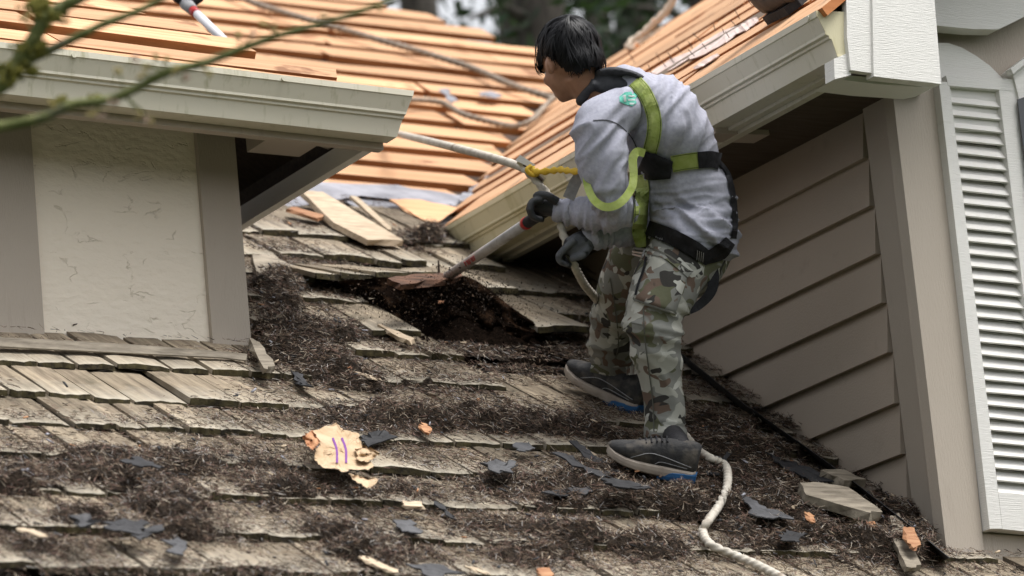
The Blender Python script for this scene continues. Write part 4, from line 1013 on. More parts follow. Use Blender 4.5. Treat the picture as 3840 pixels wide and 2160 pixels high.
# lifeline: anchored far up, through the grab, both hands, behind the legs, over the shakes
L1 = [on(900, 312, .05), on(985, 333, .10), at(1090, 358, 14.6), at(1200, 386, 13.7), at(1305, 418, 12.93), at(1340, 445, 12.88), at(1362, 470, 12.86), at(1385, 498, 12.86)]
L2 = [at(1392, 520, 12.84), at(1406, 545, 12.82), at(1414, 580, 12.80), at(1424, 610, 12.79), at(1432, 640, 12.79), at(1447, 672, 12.80), at(1470, 715, 12.95), at(1500, 752, 13.15)]
L3 = [at(1535, 800, 13.5), at(1560, 880, 13.42)]+[on(x, y, lay(x, y, .022)) for x, y in [(1600, 945), (1612, 985), (1660, 1040), (1725, 1098), (1750, 1128), (1785, 1152), (1818, 1166), (1830, 1188), (1827, 1232), (1806, 1276), (1780, 1312), (1768, 1338), (1788, 1370), (1850, 1398), (1910, 1424), (1965, 1454), (2010, 1490)]]
rope('rope', L1+L2+L3, .0135, m_rope, 'long white twisted lifeline rope running through the roofer\'s hands and down over the shakes')
rope('rope', [on(540, -40, .05), on(640, 8, .04), on(760, 45, .045), on(900, 85, .04), on(1050, 128, .045), on(1180, 168, .04), on(1290, 215, .045), on(1388, 246, .05)], .016, m_ropegrey, 'grey taut rope crossing the bare orange boards from top left')
rope('rope', [on(980, 252, .06), on(1050, 251, .05), on(1110, 258, .045), on(1160, 285, .045), on(1220, 303, .045), on(1280, 317, .05), on(1310, 315, .07), on(1340, 300, .10), on(1370, 268, .12), on(1402, 236, .16)], .0135, m_ropegrey, 'slack grey rope curving over the lower orange boards to the valley')
rd = float(rw(1600, 118)@cf)
rope('rope', [at(1720, -60, rd), at(1692, 0, rd), at(1672, 32, rd), at(1640, 62, rd), at(1618, 85, rd), at(1590, 104, rd), at(1580, 118, rd-.02), at(1592, 122, rd-.02), at(1614, 104, rd), at(1650, 88, rd), at(1690, 66, rd+.05)], .019, m_ropeorange, 'pale rope with an orange fleck hanging in a bight beyond the right roof')
gb = empty('rope_grab', at(1335, 428, 12.86), 'steel rope grab with yellow lanyard clipped on the lifeline before the roofer', 'rope grab')
a, b = at(1306, 402, 12.86), at(1368, 456, 12.86); d = nrm(b-a); n2 = nrm(np.cross(d, cf))
prism('grab_body', [a-n2*.014, a+n2*.014, b+n2*.012, b-n2*.012], cf*.024, M('worn_cream_steel', (.55, .48, .34), (.62, .56, .42), .4, 30., c3=(.2, .15, .1), s3=30.), gb)
prism('grab_lever', [a+n2*.014-d*.008, a+d*.05+n2*.022, a+d*.05+n2*.006, a-n2*.01-d*.008], cf*-.012, m_white, gb)
V, Fc = tube_d([a+d*.06-cf*.012, a+d*.06+cf*.03], .011, 10); mesh('pin', V, Fc, m_steel, gb)
V, Fc = tube_d([a+d*.02-cf*.004, b-d*.004-cf*.004], .006, 8); mesh('grab_rib', V, Fc, m_nail, gb)
Q = catmull([at(1336, 424, 12.85), at(1352, 432, 12.83), at(1385, 430, 12.79), at(1410, 427, 12.74), at(1432, 430, 12.68), at(1462, 432, 12.60)], 8)
rr = [.010+.0026*math.sin(i*1.1) for i in range(len(Q))]; V, Fc = tube_d(Q, rr, 10, rb=[.006]*len(Q)); mesh('lanyard', V, Fc, m_yellow, gb, True)
V, Fc = tube_d(catmull([at(1336, 418, 12.85), at(1326, 428, 12.84), at(1340, 440, 12.84), at(1356, 436, 12.84)], 5), .008, 8); mesh('eyelet', V, Fc, m_yellow, gb, True)
# boot of a second roofer's pair, standing on the side roof at the top edge
bt = empty('boot', rw(1940, 20, .02), 'dark brown work boot standing on the right roof at the top edge of the view', 'boot')
m_boot = M('brown_boot_leather', (.045, .032, .025), (.08, .06, .048), .7, 20., (1, 1, 1), .3)
b0 = rw(1985, 8, .03); fx = nrm(GDw*.9-Wup*.2)
q = [(-.03, .03, .028), (.02, .042, .034), (.08, .05, .043), (.15, .05, .052), (.20, .046, .075), (.24, .045, .10), (.27, .035, .10)]
V, Fc = tube_d([b0-fx*(u-.06)+Wn*(z*.9) for u, w_, z in q], [w_ for u, w_, z in q], 14, ref=Wn, rb=[z for u, w_, z in q]); mesh('boot_upper', V, Fc, m_boot, bt, True)
V, Fc = tube_d([b0-fx*.15+Wn*.1, b0-fx*.17+Wn*.28], [.055, .06], 14, ref=fx); mesh('boot_shaft', V, Fc, m_boot, bt, True)
P_ = [b0+fx*.09, b0+fx*.07+GDw*0+Wup*.05, b0-fx*.19+Wup*.045, b0-fx*.2-Wup*.045, b0+fx*.06-Wup*.05]
prism('boot_sole', [p+Wn*.004 for p in P_], Wn*-.03, m_black, bt)

# ================================================================== LOOSE PIECES
def slab(name, pts, h, th, m, lab, cat, grp=None, lift=None):
    S = [st(*p, h) for p in pts]; lift = lift or [0]*len(pts); n = len(S)
    T_ = [rp(s, t, h+l) for (s, t), l in zip(S, lift)]; c = np.mean(T_, 0)
    V = []; k = 4
    for lev in (0, 1):
        for i in range(n):
            a, b = T_[i], T_[(i+1) % n]
            for j in range(k):
                q = a+(b-a)*j/k
                if j: q = q+(RX*rng.normal(0, .004)+RU*rng.normal(0, .007))
                V.append(q-RN*th*lev)
    m_ = n*k; Fc = [list(range(m_)), list(range(2*m_-1, m_-1, -1))]+[[i, (i+1) % m_, m_+(i+1) % m_, m_+i] for i in range(m_)]
    return tag(mesh(name, V, Fc, m, None), lab, cat, grp)
m_feltmid = M('weathered_felt', (.045, .045, .048), (.09, .09, .095), .7, 14., (1, 1, 1), .5, .25, spec=.2)
FG, WG, SG = 'torn felt scraps on the shakes', 'loose wood splinters on the roof', 'loose shakes on the roof'
fl = [([(1432, 1113), (1450, 1112), (1482, 1132), (1560, 1188), (1525, 1200)], .075, 'long dark felt strip reaching out from under the front shoe toe'),
      ([(1385, 1145), (1440, 1152), (1545, 1205), (1480, 1190)], .06, 'narrow felt strip lying left of the front shoe sole'),
      ([(1205, 1172), (1240, 1166), (1297, 1170), (1290, 1196), (1230, 1192)], .075, 'grey felt flake overhanging a shake edge right of the torn paper'),
      ([(905, 1103), (925, 1097), (970, 1098), (985, 1116), (925, 1128)], .075, 'felt flake tucked above the right end of the torn paper'),
      ([(987, 1308), (1030, 1308), (1058, 1343), (1012, 1338)], .07, 'square grey felt flake below the torn paper, bottom middle'),
      ([(1865, 1247), (1885, 1250), (1925, 1275), (1994, 1310), (1940, 1312), (1905, 1303)], .10, 'pointed grey felt flake right of the rope bend'),
      ([(1925, 1140), (1975, 1155), (2050, 1185), (2105, 1212), (2040, 1212), (1985, 1185)], .085, 'long felt strip lying just below the siding wall'),
      ([(262, 1312), (310, 1302), (378, 1316), (350, 1345), (285, 1338)], .11, 'black felt scrap on top of the needle pile, bottom left'),
      ([(330, 1345), (400, 1322), (412, 1335), (350, 1360)], .12, 'bent shiny felt scrap right beside the black one, bottom left'),
      ([(422, 1358), (448, 1352), (472, 1364), (462, 1396), (428, 1390)], .11, 'small bluish square of felt below the needle pile, bottom left'),
      ([(731, 930), (755, 942), (787, 986), (758, 978)], .075, 'dark felt sliver near the foot of the corner post'),
      ([(1360, 1244), (1420, 1232), (1505, 1222), (1480, 1240), (1400, 1256)], .085, 'curled black felt strip left below the front shoe'),
      ([(1508, 1216), (1580, 1214), (1640, 1230), (1600, 1238), (1540, 1236)], .08, 'crumpled black felt directly under the front shoe arch'),
      ([(1640, 1222), (1700, 1236), (1800, 1276), (1760, 1276), (1680, 1248)], .08, 'thin black felt strip trailing right from the front heel'),
      ([(1782, 1196), (1828, 1138), (1838, 1142), (1806, 1192), (1790, 1200)], .11, 'dark felt strip standing against the rope behind the heel'),
      ([(1958, 1347), (1985, 1338), (2032, 1342), (2012, 1366), (1972, 1364)], .075, 'brownish felt flake right of the rope, bottom right'),
      ([(1092, 1262), (1120, 1276), (1150, 1308), (1125, 1296)], .075, 'thin dark felt sliver beside a wood chip, bottom middle'),
      ([(1020, 1418), (1080, 1422), (1170, 1449), (1090, 1455)], .065, 'grey felt strip cut by the bottom edge of the view'),
      ([(170, 1305), (215, 1300), (240, 1325), (200, 1335)], .10, 'small grey felt flake left of the black scraps'),
      ([(1290, 1118), (1330, 1112), (1345, 1130), (1305, 1136)], .07, 'small felt chip above the large grey flake'),
      ([(300, 1160), (345, 1150), (415, 1178), (360, 1178)], .07, 'thin felt flake on the second clean course at left'),
      ([(1105, 228), (1122, 226), (1150, 252), (1138, 258)], .045, 'small blue-grey felt scrap standing on the orange boards'),
      ([(1205, 233), (1230, 230), (1262, 240), (1245, 249), (1208, 246)], .035, 'flat grey felt scrap lying on the orange boards'),
      ([(1160, 512), (1210, 488), (1265, 448), (1240, 440), (1180, 480), (1150, 505)], .03, 'grey felt strip in the valley beside the right gutter')]
for pts, h, lab in fl:
    h = h if h < .05 else max(h-.03, lay(*np.mean(pts, 0), .022))
    sheet('felt_scrap', pts, h, m_feltgrey if ('grey' in lab and 'dark' not in lab and h < .046) else (m_feltmid if ('grey' in lab or 'blu' in lab) else m_felt), None, .004, .014, 5, lab, 'felt scrap', FG, curl=.025)
sl_ = [([(2012, 1214), (2045, 1212), (2135, 1226), (2217, 1284), (2190, 1290), (2028, 1244)], .13, .030, m_old, 'weathered grey shake lying loose below the siding, largest at right'),
       ([(2065, 1182), (2115, 1180), (2180, 1205), (2125, 1208)], .10, .028, m_old, 'short grey shake lying against the flashing, above the largest loose one'),
       ([(2238, 1300), (2262, 1290), (2318, 1420), (2280, 1425), (2248, 1360)], .09, .02, m_old, 'grey shake strip lying downhill at the foot of the corner board'),
       ([(755, 478), (812, 482), (1015, 605), (925, 603), (840, 560)], .075, .022, m_pale, 'large pale split shake lying loose above the old shakes'),
       ([(628, 850), (652, 860), (692, 920), (664, 926)], .09, .02, m_old, 'thin board offcut leaning at the foot of the corner post'),
       ([(635, 640), (690, 640), (795, 700), (740, 708), (650, 700)], .06, .03, m_old, 'broken shake end sticking out over the needle bank'),
       ([(975, 700), (1060, 688), (1162, 686), (1150, 698), (1010, 716)], .22, .02, M('damp_red_cedar', (.05, .026, .016), (.15, .075, .045), .85, 6., (2, 9, 9), .5), 'brown shake being pried up on the shovel blade')]
for pts, h, th, m, lab in sl_: slab('loose_shake', pts, h, th, m, lab, 'shake', SG)
wl_ = [([(1054, 1066), (1068, 1064), (1087, 1078), (1080, 1090), (1066, 1084)], .08, .012, m_orange, 'small orange wood chip above and right of the torn paper'),
       ([(1012, 1258), (1060, 1262), (1062, 1274), (1018, 1272)], .075, .014, m_pale, 'short pale wood block bottom middle beside a felt sliver'),
       ([(2165, 1285), (2195, 1296), (2216, 1350), (2205, 1354), (2180, 1320)], .10, .010, m_orange, 'thin orange splinter left of the grey strip at the corner'),
       ([(2274, 1324), (2300, 1328), (2317, 1370), (2298, 1378), (2282, 1360)], .11, .016, m_orange, 'thick orange chip at the foot of the corner board'),
       ([(902, 1398), (920, 1398), (1000, 1432), (990, 1440), (950, 1425)], .075, .012, m_pale, 'long pale splinter near the bottom edge'),
       ([(2070, 1270), (2120, 1262), (2165, 1284), (2130, 1296)], .09, .012, m_orange, 'reddish wood flake just below the largest loose shake'),
       ([(2025, 1290), (2035, 1288), (2050, 1306), (2040, 1312)], .09, .01, m_orange, 'tiny orange chip between felt flake and loose shake'),
       ([(880, 492), (898, 494), (985, 572), (975, 576)], .06, .02, m_pale, 'thin pale splinter on the grey felt right of the large loose shake'),
       ([(720, 525), (745, 520), (815, 540), (800, 550)], .07, .02, m_orange, 'orange batten offcut just above the old shakes'),
       ([(980, 500), (1060, 502), (1150, 522), (1100, 560), (1070, 556)], .03, .015, m_board, 'orange board end left lying on grey felt near the valley'),
       ([(890, 934), (905, 936), (958, 952), (950, 956)], .07, .006, m_pale, 'thin pinkish splinter in the needles left of the rear shoe'),
       ([(1460, 1128), (1475, 1127), (1500, 1142), (1490, 1144)], .07, .006, m_pale, 'slim pale splinter beside the felt at the shoe toe'),
       ([(1350, 1432), (1380, 1425), (1395, 1445), (1362, 1450)], .075, .012, m_orange, 'curled orange chip at the bottom edge left of the rope end'),
       ([(1170, 1425), (1185, 1424), (1230, 1440), (1222, 1444)], .07, .008, m_pale, 'pale sliver near the bottom edge, right of the grey felt strip'),
       ([(870, 915), (882, 910), (892, 918), (878, 924)], .07, .006, m_orange, 'tiny orange flake in the thick needles above the splinter'),
       ([(950, 815), (965, 818), (1042, 850), (1030, 858), (1000, 846)], .10, .022, m_pale, 'pale sharp shake splinter at the left rim of the dark hole'),
       ([(975, 740), (1000, 735), (1150, 742), (1130, 756)], .10, .02, m_orange, 'brown board showing inside the dark hole'),
       ([(40, 1330), (60, 1326), (120, 1345), (100, 1350)], .09, .006, m_pale, 'thin sliver at the far bottom left')]
for pts, h, th, m, lab in wl_: slab('wood_splinter', pts, max(h-.03, lay(*np.mean(pts, 0), .016)) if np.mean(pts, 0)[1] > 700 else h, th*.6, m, lab, 'splinter', WG)
V, Fc = tube_d([on(1105, 705, .16), at(1103, 655, on(1105, 705, .16)@cf)], [.006, .003], 6); tag(mesh('spike', V, Fc, m_nail, None), 'thin dark spike standing upright beside the shovel tip', 'spike')
fh = [(800, 706), (880, 712), (1000, 704), (1150, 700), (1215, 740), (1290, 800), (1390, 850), (1440, 905), (1300, 915), (1150, 902), (1050, 868), (970, 812), (890, 760), (840, 735)]
m_hole = M('hole_dark_debris', (.003, .0025, .002), (.012, .008, .006), 1., 60., (1, 1, 1), 1., spec=.0, bdist=.02)  # debris coloured near-black to stand for the unlit depth of the hole
V, Fc = [], []
S_ = np.array([st(x, y, .03) for x, y in fh]); c_ = S_.mean(0); out_ = []
for i in range(len(S_)):
    for k in range(8): q = S_[i]+(S_[(i+1) % len(S_)]-S_[i])*k/8; out_.append(q+rng.normal(0, .012, 2))
out_ = np.array(out_); m_ = len(out_); fs_ = [1., .9, .78, .64, .5, .36, .2]
for f_ in fs_:
    for q in out_:
        p = c_+(q-c_)*f_; V.append(rp(p[0], p[1], .018+.085*min(1, (1-f_)*3)*(vnoise(p[0]*24, p[1]*20, 3)-.3)))
V.append(rp(c_[0], c_[1], .03))
for r_ in range(len(fs_)-1):
    for i in range(m_): j = (i+1) % m_; Fc.append([r_*m_+i, r_*m_+j, (r_+1)*m_+j, (r_+1)*m_+i])
for i in range(m_): Fc.append([(len(fs_)-1)*m_+i, (len(fs_)-1)*m_+(i+1) % m_, len(V)-1])
tag(mesh('hole_debris', V, Fc, m_hole, None, True), 'ragged debris mound coloured near-black as the dark of the hole under the shovel tip', 'debris', kind='stuff')
nx_, ny_ = 40, 12; tp = catmull(np.array([(790, 704), (860, 706), (960, 698), (1060, 694), (1150, 690), (1215, 716), (1290, 775), (1372, 828)], float), 6); bt_ = catmull(np.array([(815, 716), (890, 752), (985, 795), (1060, 812), (1140, 806), (1225, 828), (1300, 862), (1384, 842)], float), 6)
V, Fc = [], []; tops = [.05, .08, .13, .19, .20, .17, .13, .07]
for i in range(nx_):
    u = i/(nx_-1); a = tp[int(u*(len(tp)-1))]; b = bt_[int(u*(len(bt_)-1))]; rag = 1+.5*(vnoise(u*23, 3., 3)-.55); h0 = np.interp(u, np.linspace(0, 1, 8), tops)
    for j in range(ny_):
        v = j/(ny_-1); q = a+(b-a)*v*rag; V.append(on(q[0], q[1], h0*(1-v)+.035*v+.035*(vnoise(u*17, v*5+2, 3)-.5)))
for i in range(nx_-1):
    for j in range(ny_-1):
        if j > ny_*.45 and vnoise(i*.55, j*.8, 2) > .62: continue
        k = i*ny_+j; Fc.append([k, k+ny_, k+ny_+1, k+1])
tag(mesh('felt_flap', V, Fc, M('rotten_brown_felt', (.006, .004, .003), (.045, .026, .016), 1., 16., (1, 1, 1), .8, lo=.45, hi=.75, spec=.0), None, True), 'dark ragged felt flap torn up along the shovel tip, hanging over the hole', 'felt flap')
# torn paper with two purple stripes
pap = [(772, 1100), (790, 1082), (846, 1062), (862, 1082), (902, 1090), (908, 1110), (906, 1132), (918, 1150), (940, 1172), (925, 1182), (880, 1180), (868, 1190), (846, 1180), (812, 1176), (792, 1158), (790, 1142), (806, 1118), (794, 1104)]
def crumple(pts, h, amp, sub=5):                              # torn sheet: ragged outline, rings towards the middle
    out = []; n = len(pts)
    for i in range(n):
        a, b = np.array(pts[i], float), np.array(pts[(i+1) % n], float)
        for k in range(sub): out.append(a+(b-a)*k/sub+(rng.normal(0, 2.0, 2) if k else 0))
    out = np.array(out); c = out.mean(0); m_ = len(out); V = []; Fc = []; fs = [1, .92, .8, .65, .48, .3, .14]
    sd = random.uniform(0, 9)
    for f_ in fs:
        for q in out:
            x, y = c+(q-c)*f_; hh = h+amp*(vnoise(x*.02+sd, y*.03, 2)-.3)+amp*.45*abs(2*vnoise(x*.035+7, y*.05+sd, 1)-1)+amp*.5*max(0, f_-.85)*rng.random()*4; V.append(on(x, y, hh))
    V.append(on(c[0], c[1], h+amp*.2))
    for r_ in range(len(fs)-1):
        for i in range(m_): j = (i+1) % m_; Fc.append([r_*m_+i, r_*m_+j, (r_+1)*m_+j, (r_+1)*m_+i])
    for i in range(m_): Fc.append([(len(fs)-1)*m_+i, (len(fs)-1)*m_+(i+1) % m_, len(V)-1])
    return V, Fc
m_paper = M('cream_kraft_paper', (.40, .28, .165), (.52, .39, .26), .85, 9., (1, 1, 1), .3, c3=(.40, .20, .09), s3=7., lo3=.66, hi3=.72)
m_purple = M('purple_ink', (.17, .05, .24), None, .8)
V, Fc = crumple(pap, .10, .022); pp_ = tag(mesh('torn_paper', V, Fc, m_paper, None), 'torn cream paper wrapper with two purple stripes lying on the shakes', 'paper')
bp_ = BVHTree.FromPolygons([Vector(v) for v in V], Fc)
for x in (841, 864): ribbon('stripe', [(x-4, 1101), (x+6, 1130), (x+7, 1164)], 5.5, m_purple, pp_, [bp_], .006, .001)
for q in ([(893, 1128), (920, 1122), (956, 1140), (945, 1152), (920, 1162), (897, 1150)], [(876, 1192), (905, 1198), (952, 1206), (938, 1222), (924, 1228), (895, 1210)]):
    V, Fc = crumple(q, .10, .04, 5); mesh('torn_flap', V, Fc, m_paper, pp_)
V, Fc = crumple([(760, 1096), (786, 1082), (806, 1110), (796, 1130), (772, 1122)], .10, .05, 5); mesh('curled_edge', V, Fc, m_orange, pp_)

# ================================================================== NEEDLE LITTER
# matted bed under the loose needles
gs, gt = np.arange(-3.0, 1.25, .016), np.arange(-1.35, 3.2, .018)
S2, T2 = np.meshgrid(gs, gt, indexing='ij'); sf, tf = S2.ravel(), T2.ravel(); dd, _, _ = dens(sf, tf)
hh = surf(tf)-.016+np.clip(dd-.66, 0, .9)*.075*(.35+1.1*vnoise(sf*16, tf*18, 3))
pts = RO+np.outer(sf, RX)+np.outer(tf, RU)+np.outer(hh, RN); ok = (dd > .72).reshape(S2.shape); nT = len(gt)
q = ok[:-1, :-1] & ok[1:, :-1] & ok[1:, 1:] & ok[:-1, 1:]; ii, jj = np.where(q); a = ii*nT+jj
quads = np.c_[a, a+nT, a+nT+1, a+1]; us = np.unique(quads); remap = np.zeros(len(pts), int); remap[us] = np.arange(len(us))
def fast_mesh(name, V, Q, mats, mi=None, smooth=False):
    me = bpy.data.meshes.new(name); k = Q.shape[1]
    c = V.mean(0); me.vertices.add(len(V)); me.vertices.foreach_set('co', (V-c).ravel()); me.loops.add(Q.size); me.loops.foreach_set('vertex_index', Q.ravel().astype(np.int32))
    me.polygons.add(len(Q)); me.polygons.foreach_set('loop_start', np.arange(0, Q.size, k, dtype=np.int32)); me.polygons.foreach_set('loop_total', np.full(len(Q), k, np.int32))
    for m in mats: me.materials.append(m)
    if mi is not None: me.polygons.foreach_set('material_index', mi.astype(np.int32))
    if smooth: me.polygons.foreach_set('use_smooth', [True]*len(Q))
    me.update(calc_edges=True); me.validate(); return link(name, me, None, c)
m_bed = M('rotted_needle_bed', (.014, .010, .007), (.055, .038, .026), 1., 60., (1, 1, 1), 1., lo=.3, hi=.7, bdist=.02)
o = fast_mesh('needle_bed', pts[us], remap[quads], [m_bed], None, True); tag(o, 'matted dark bed of rotted needles lying over the shakes', 'needle litter', kind='stuff')
NN = 600000
s = rng.uniform(-3.0, 1.25, NN); t = rng.uniform(-1.35, 3.25, NN); d, _, _ = dens(s, t)
k = rng.random(NN)*1.0 < np.clip(d, 0, 1.0); s, t, d = s[k], t[k], d[k]; n = len(s); print('needles', n)
clump = vnoise(s*16, t*18, 3)
h0 = surf(t)+.002+np.clip(d-.66, 0, .9)*.075*(.35+1.1*clump)-.014*np.clip((d-.66)*4, 0, 1)+rng.random(n)**2*.012*np.clip(d*1.3, .1, 1)
p0 = RO+np.outer(s, RX)+np.outer(t, RU)+np.outer(h0, RN)
az = rng.uniform(0, 2*np.pi, n); el = rng.normal(.06, .30, n)*np.clip(d+.25, .15, 1.1); L_ = rng.uniform(.012, .030, n); Wd = rng.uniform(.0013, .0026, n)
dr = np.outer(np.cos(az)*np.cos(el), RX)+np.outer(np.sin(az)*np.cos(el), RU)+np.outer(np.sin(el), RN)
sd = np.cross(dr, RN); sd /= np.linalg.norm(sd, axis=1)[:, None]; roll = rng.normal(0, .8, n); sd = sd*np.cos(roll)[:, None]+RN*np.sin(roll)[:, None]
mid = p0+dr*(L_*.5)[:, None]+RN*(L_*rng.uniform(-.04, .06, n))[:, None]; end = p0+dr*L_[:, None]; w_ = (sd*Wd[:, None])
V = np.stack([p0-w_*.5, p0+w_*.5, mid-w_*.5, mid+w_*.5, end-w_*.2, end+w_*.2], 1).reshape(-1, 3)
b = np.arange(n)[:, None]*6; Q = np.concatenate([b+[0, 1, 3, 2], b+[2, 3, 5, 4]], 1).reshape(-1, 4)
mi = np.repeat(rng.choice(5, n, p=[.44, .29, .10, .11, .06]), 2)
nm = [M('needle_dark', (.030, .020, .014), None, .8), M('needle_brown', (.12, .078, .05), None, .75), M('needle_tan', (.36, .30, .23), None, .7), M('needle_red', (.14, .08, .062), None, .75), M('needle_grey', (.27, .25, .235), None, .7)]
o = fast_mesh('fallen_needles', V, Q, nm, mi); tag(o, 'brown fallen conifer needles strewn over the shakes', 'needle litter', kind='stuff')
# small bark flakes and splinters in the litter
NF = 2600; s = rng.uniform(-3, 1.2, NF); t = rng.uniform(-1.3, 2.9, NF); d, _, _ = dens(s, t); k = rng.random(NF) < np.clip(d, .05, 1); s, t, d = s[k], t[k], d[k]; n = len(s)
p0 = RO+np.outer(s, RX)+np.outer(t, RU)+np.outer(surf(t)+np.clip(d-.66, 0, .9)*.06+rng.random(n)*.01, RN); az = rng.uniform(0, 6.28, n); el = rng.normal(0, .35, n)
u1 = np.outer(np.cos(az)*np.cos(el), RX)+np.outer(np.sin(az)*np.cos(el), RU)+np.outer(np.sin(el), RN); u2 = np.cross(u1, RN); u2 /= np.linalg.norm(u2, axis=1)[:, None]
la, lb = rng.uniform(.008, .028, n)[:, None], rng.uniform(.003, .011, n)[:, None]; up_ = RN*.003
V = np.stack([p0, p0+u1*la, p0+u1*la*.8+u2*lb, p0+u2*lb*.9, p0+up_, p0+u1*la+up_, p0+u1*la*.8+u2*lb+up_, p0+u2*lb*.9+up_], 1).reshape(-1, 3)
b = np.arange(n)[:, None]*8; Q = np.concatenate([b+list(f_) for f_ in ([4, 5, 6, 7], [0, 3, 2, 1], [0, 1, 5, 4], [1, 2, 6, 5], [2, 3, 7, 6], [3, 0, 4, 7])], 1).reshape(-1, 4)
o = fast_mesh('bark_flakes', V, Q, [m_felt, m_nail, m_orange, m_pale, m_feltgrey], np.repeat(rng.choice(5, n, p=[.42, .40, .04, .05, .09]), 6)); tag(o, 'small bark and felt flakes mixed through the needles', 'needle litter', kind='stuff')
# needles clinging to the wall trims is negligible; flying grit round the shovel
NG = 16000; px_ = rng.normal(1085, 130, NG); py_ = rng.normal(760, 42, NG)+30*np.sin(px_*.02); V = []; dz = rng.uniform(13.5, 14.2, NG)
m_grit = M('black_grit', (.008, .006, .005), None, 1., spec=0.); base = np.array([at(a, b, c) for a, b, c in zip(px_, py_, dz)]); hgt = (base-RO)@RN; base = base[hgt > .03]; n = len(base); r3 = rng.normal(0, 1, (n, 3, 3))*rng.uniform(.0006, .003, (n, 1, 1))
V = (base[:, None, :]+r3).reshape(-1, 3); Q = np.arange(3*n).reshape(-1, 3); o = fast_mesh('flying_grit', V, Q, [m_grit, nm[0], nm[1]], rng.choice(3, n, p=[.7, .22, .08])); tag(o, 'brown grit and needles thrown up round the shovel tip', 'grit', kind='stuff')

# ================================================================== FOREGROUND BRANCH
m_bark = M('mossy_bark', (.085, .10, .03), (.17, .18, .07), .9, 30., (1, 1, 1), .8, c3=(.13, .125, .09), s3=9., lo3=.55, hi3=.68)
m_moss = M('moss', (.10, .10, .018), (.19, .17, .035), 1., 50., (1, 1, 1), .6); m_bud = M('yellow_green_bud', (.30, .26, .07), (.40, .30, .16), .7, 30.); m_pink = M('pinkish_bud', (.40, .27, .22), (.46, .34, .26), .7, 30.)
BD = 8.4; bpx = BD*1.49068/FPX
br = empty('tree_branch', at(0, 318, BD), 'mossy green forked branch with small buds, out of focus at top left', 'branch')
def limb(pts, dep, name='twig', m=None):
    Q = catmull(np.array(pts, float), 6); C_ = np.array([at(x, y, dep+random.uniform(-.004, .004)) for x, y, r in Q]); R_ = Q[:, 2]*bpx*(1+.14*(rng.random(len(Q))-.5)); V, Fc = tube_d(C_, R_, 12); return mesh(name, V, Fc, m or m_bark, br, True)
limb([(-120, 330, 14), (0, 318, 13), (100, 298, 13), (180, 264, 13), (245, 256, 12), (310, 238, 11.5), (420, 182, 11), (510, 160, 11), (600, 126, 10), (700, 90, 9), (850, 48, 8), (985, 0, 7), (1080, -35, 6)], BD)
limb([(-60, 195, 13), (0, 178, 12), (60, 156, 13), (130, 124, 12), (200, 90, 11), (267, 58, 10), (333, 34, 9), (400, 2, 8), (470, -30, 7)], BD+.15)
limb([(-40, 235, 24), (15, 205, 22), (50, 150, 20), (83, 100, 19), (108, 58, 19), (150, 22, 17), (215, -10, 14), (280, -40, 12)], BD+.1)
limb([(60, 158, 9), (84, 175, 8), (86, 190, 5)], BD+.12)
mb = MB()
for (x, y, r, k) in [(30, 175, 30, 60), (95, 20, 34, 70), (60, 120, 22, 40), (150, 255, 14, 26), (100, 120, 24, 40), (5, 210, 20, 30), (245, 250, 12, 20), (85, 178, 12, 26), (130, 40, 30, 40)]:
    for _ in range(k):
        c = at(x+random.gauss(0, r*.55), y+random.gauss(0, r*.4), BD+.1+random.gauss(0, .02)); V, Fc = ellipsoid(c, cr*random.uniform(.003, .008), cf*random.uniform(.003, .008), cu*random.uniform(.003, .008), 4); mb.add(V, Fc)
tag(mb.build('moss', m_moss, br, True), kind='stuff')
for (x, y) in [(235, 288), (250, 294), (352, 290), (370, 298), (385, 306), (440, 178), (300, 180), (390, 140), (365, 165), (358, 192), (420, 150), (600, 92), (640, 82), (662, 60), (520, 178), (690, 66), (340, 150), (60, 40), (950, 20), (815, 40), (470, 200), (285, 262), (140, 262)]:
    j = min([(170, 268), (245, 256), (310, 238), (420, 182), (510, 160), (600, 126), (700, 90), (850, 48), (950, 12), (130, 124), (83, 100)], key=lambda q: (q[0]-x)**2+(q[1]-y)**2)
    V, Fc = tube_d([at(j[0], j[1], BD), at((j[0]+x)/2+3, (j[1]+y)/2, BD-.01), at(x, y, BD-.01)], [.0022, .0016, .0014], 6); tw = mesh('twig', V, Fc, m_bark, br)
    mb = MB()
    for _ in range(5):
        c = at(x+random.gauss(0, 6), y+random.gauss(0, 5), BD-.01+random.gauss(0, .01)); q = cr*random.uniform(-1, 1)+cu*random.uniform(-1, 1); q = nrm(q); V, Fc = ellipsoid(c, q*random.uniform(.004, .0085), cf*.003, np.cross(q, cf)*.003, 5); mb.add(V, Fc)
    mb.build('bud', random.choice([m_bud, m_bud, m_pink]), tw, True)

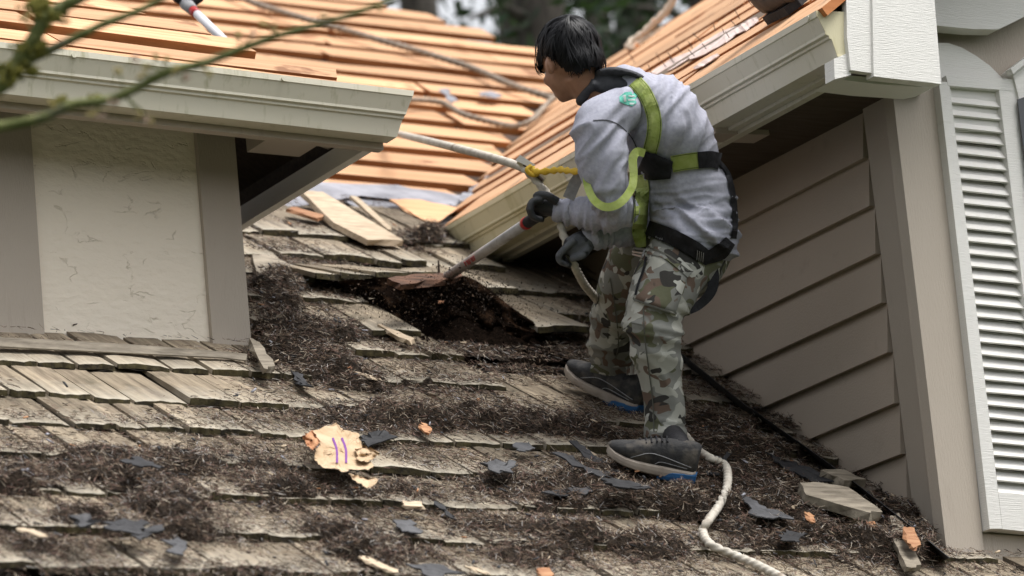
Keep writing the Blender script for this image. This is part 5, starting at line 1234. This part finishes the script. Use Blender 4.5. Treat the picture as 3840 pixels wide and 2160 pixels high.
# ================================================================== TREES BEYOND
def leaf_mat(name, c):
    m, N, L, b = new_mat(name); b.inputs['Base Color'].default_value = (*c, 1); b.inputs['Roughness'].default_value = .6
    g = N.new('ShaderNodeBsdfTranslucent'); g.inputs[0].default_value = (c[0]*1.3, c[1]*1.5, c[2]*.8, 1); mx = N.new('ShaderNodeMixShader'); mx.inputs[0].default_value = .3
    L.new(b.outputs[0], mx.inputs[1]); L.new(g.outputs[0], mx.inputs[2]); L.new(mx.outputs[0], N['Material Output'].inputs[0]); return m
lm = [leaf_mat('leaf_dark', (.018, .032, .016)), leaf_mat('leaf_mid', (.03, .05, .022)), leaf_mat('leaf_blue', (.03, .05, .038))]
m_trunk = M('tree_bark', (.035, .03, .025), (.08, .07, .06), .95, 6., (3, 3, .5), .6)
def tree(px, py, dep, cw, n, rs, lab, lean=0., low=0.):
    top = at(px, py, dep); base = A3(top[0], top[1], GZ); r_ = np.random.default_rng(rs)
    o = empty('tree', base, lab, 'tree', 'trees beyond the roof'); H = top[2]-GZ+6
    V, Fc = tube_d([base, base+A3(lean*.3, 0, H*.4), base+A3(lean*.7, 0, H*.8), base+A3(lean, 0, H*1.05)], [.32, .24, .14, .04], 10, ref=A3(1, 0, 0)); mesh('trunk', V, Fc, m_trunk, o, True)
    mb = MB(); tips = []
    for k in range(34):
        z = H*(.42+.6*k/34); a = k*2.4+r_.uniform(-.4, .4); ln = cw*(1.05-.75*k/34)*r_.uniform(.75, 1.1); p = base+A3(lean*z/H, 0, z); d = A3(math.cos(a), math.sin(a), r_.uniform(-.25, .15))
        V, Fc = tube_d([p, p+d*ln*.5+A3(0, 0, .1), p+d*ln], [.055, .035, .012], 6, ref=A3(0, 0, 1)); mb.add(V, Fc); tips.append((p, d, ln))
    mb.build('limb', m_trunk, o)
    cen = []; 
    for p, d, ln in tips:
        m_ = n//34; u = r_.random(m_)**.7; cen.append(p+np.outer(u*ln, d)+r_.normal(0, 1, (m_, 3))*A3(.32, .32, .20)-np.outer(u**2, A3(0, 0, .35)))
    cen = np.vstack(cen); m_ = len(cen); a = nr(r_.normal(0, 1, (m_, 3))); b = nr(np.cross(a, r_.normal(0, 1, (m_, 3)))); sz = r_.uniform(.028, .062, m_)[:, None]
    V = np.stack([cen-a*sz*1.5, cen-b*sz*.6, cen+a*sz*1.5, cen+b*sz*.6], 1).reshape(-1, 3)-base
    me = bpy.data.meshes.new('crown'); me.from_pydata(V.tolist(), [], np.arange(4*m_).reshape(-1, 4).tolist())
    for q in lm: me.materials.append(q)
    me.polygons.foreach_set('material_index', r_.choice(3, m_, p=[.5, .3, .2]).astype(np.int32)); link('crown', me, o, base)
nr = lambda a: a/np.linalg.norm(a, axis=1)[:, None]
tree(1362, 40, 27, .9, 2200, 1, 'dark evergreen with a bare grey trunk left of the roofer\'s head')
tree(1600, 60, 31, 1.3, 5500, 2, 'dense dark evergreen right behind the roofer\'s head')
tree(1790, 10, 29, 1.4, 4500, 3, 'dark evergreen above the right roof ridge')
tree(1050, -20, 34, .7, 260, 4, 'sparse tree at the ridge end, bright sky showing through')
tree(1290, 60, 38, .8, 500, 5, 'farther evergreen between the ridge end and the grey trunk')
tree(1500, 30, 42, 1.3, 2600, 6, 'farthest evergreen filling the gap over the orange roof')

# woods all round the house, outside the view: they shade the low sky from the walls
NW = 15000; az = rng.uniform(math.radians(75), math.radians(352), NW); rd_ = rng.uniform(17, 23, NW); zz = GZ+rng.random(NW)**.8*7.5*(.75+.4*vnoise(az*6, az*0+3, 2))
c = np.c_[np.sin(az)*rd_, np.cos(az)*rd_, zz]; a = nr(rng.normal(0, 1, (NW, 3))); b = nr(np.cross(a, rng.normal(0, 1, (NW, 3)))); sz = rng.uniform(.35, .75, NW)[:, None]
V = np.stack([c-a*sz, c-b*sz*.7, c+a*sz, c+b*sz*.7], 1).reshape(-1, 3); o = fast_mesh('woods', V, np.arange(4*NW).reshape(-1, 4), lm, rng.choice(3, NW)); tag(o, 'dark woods closing in round the house', 'woods', kind='stuff')
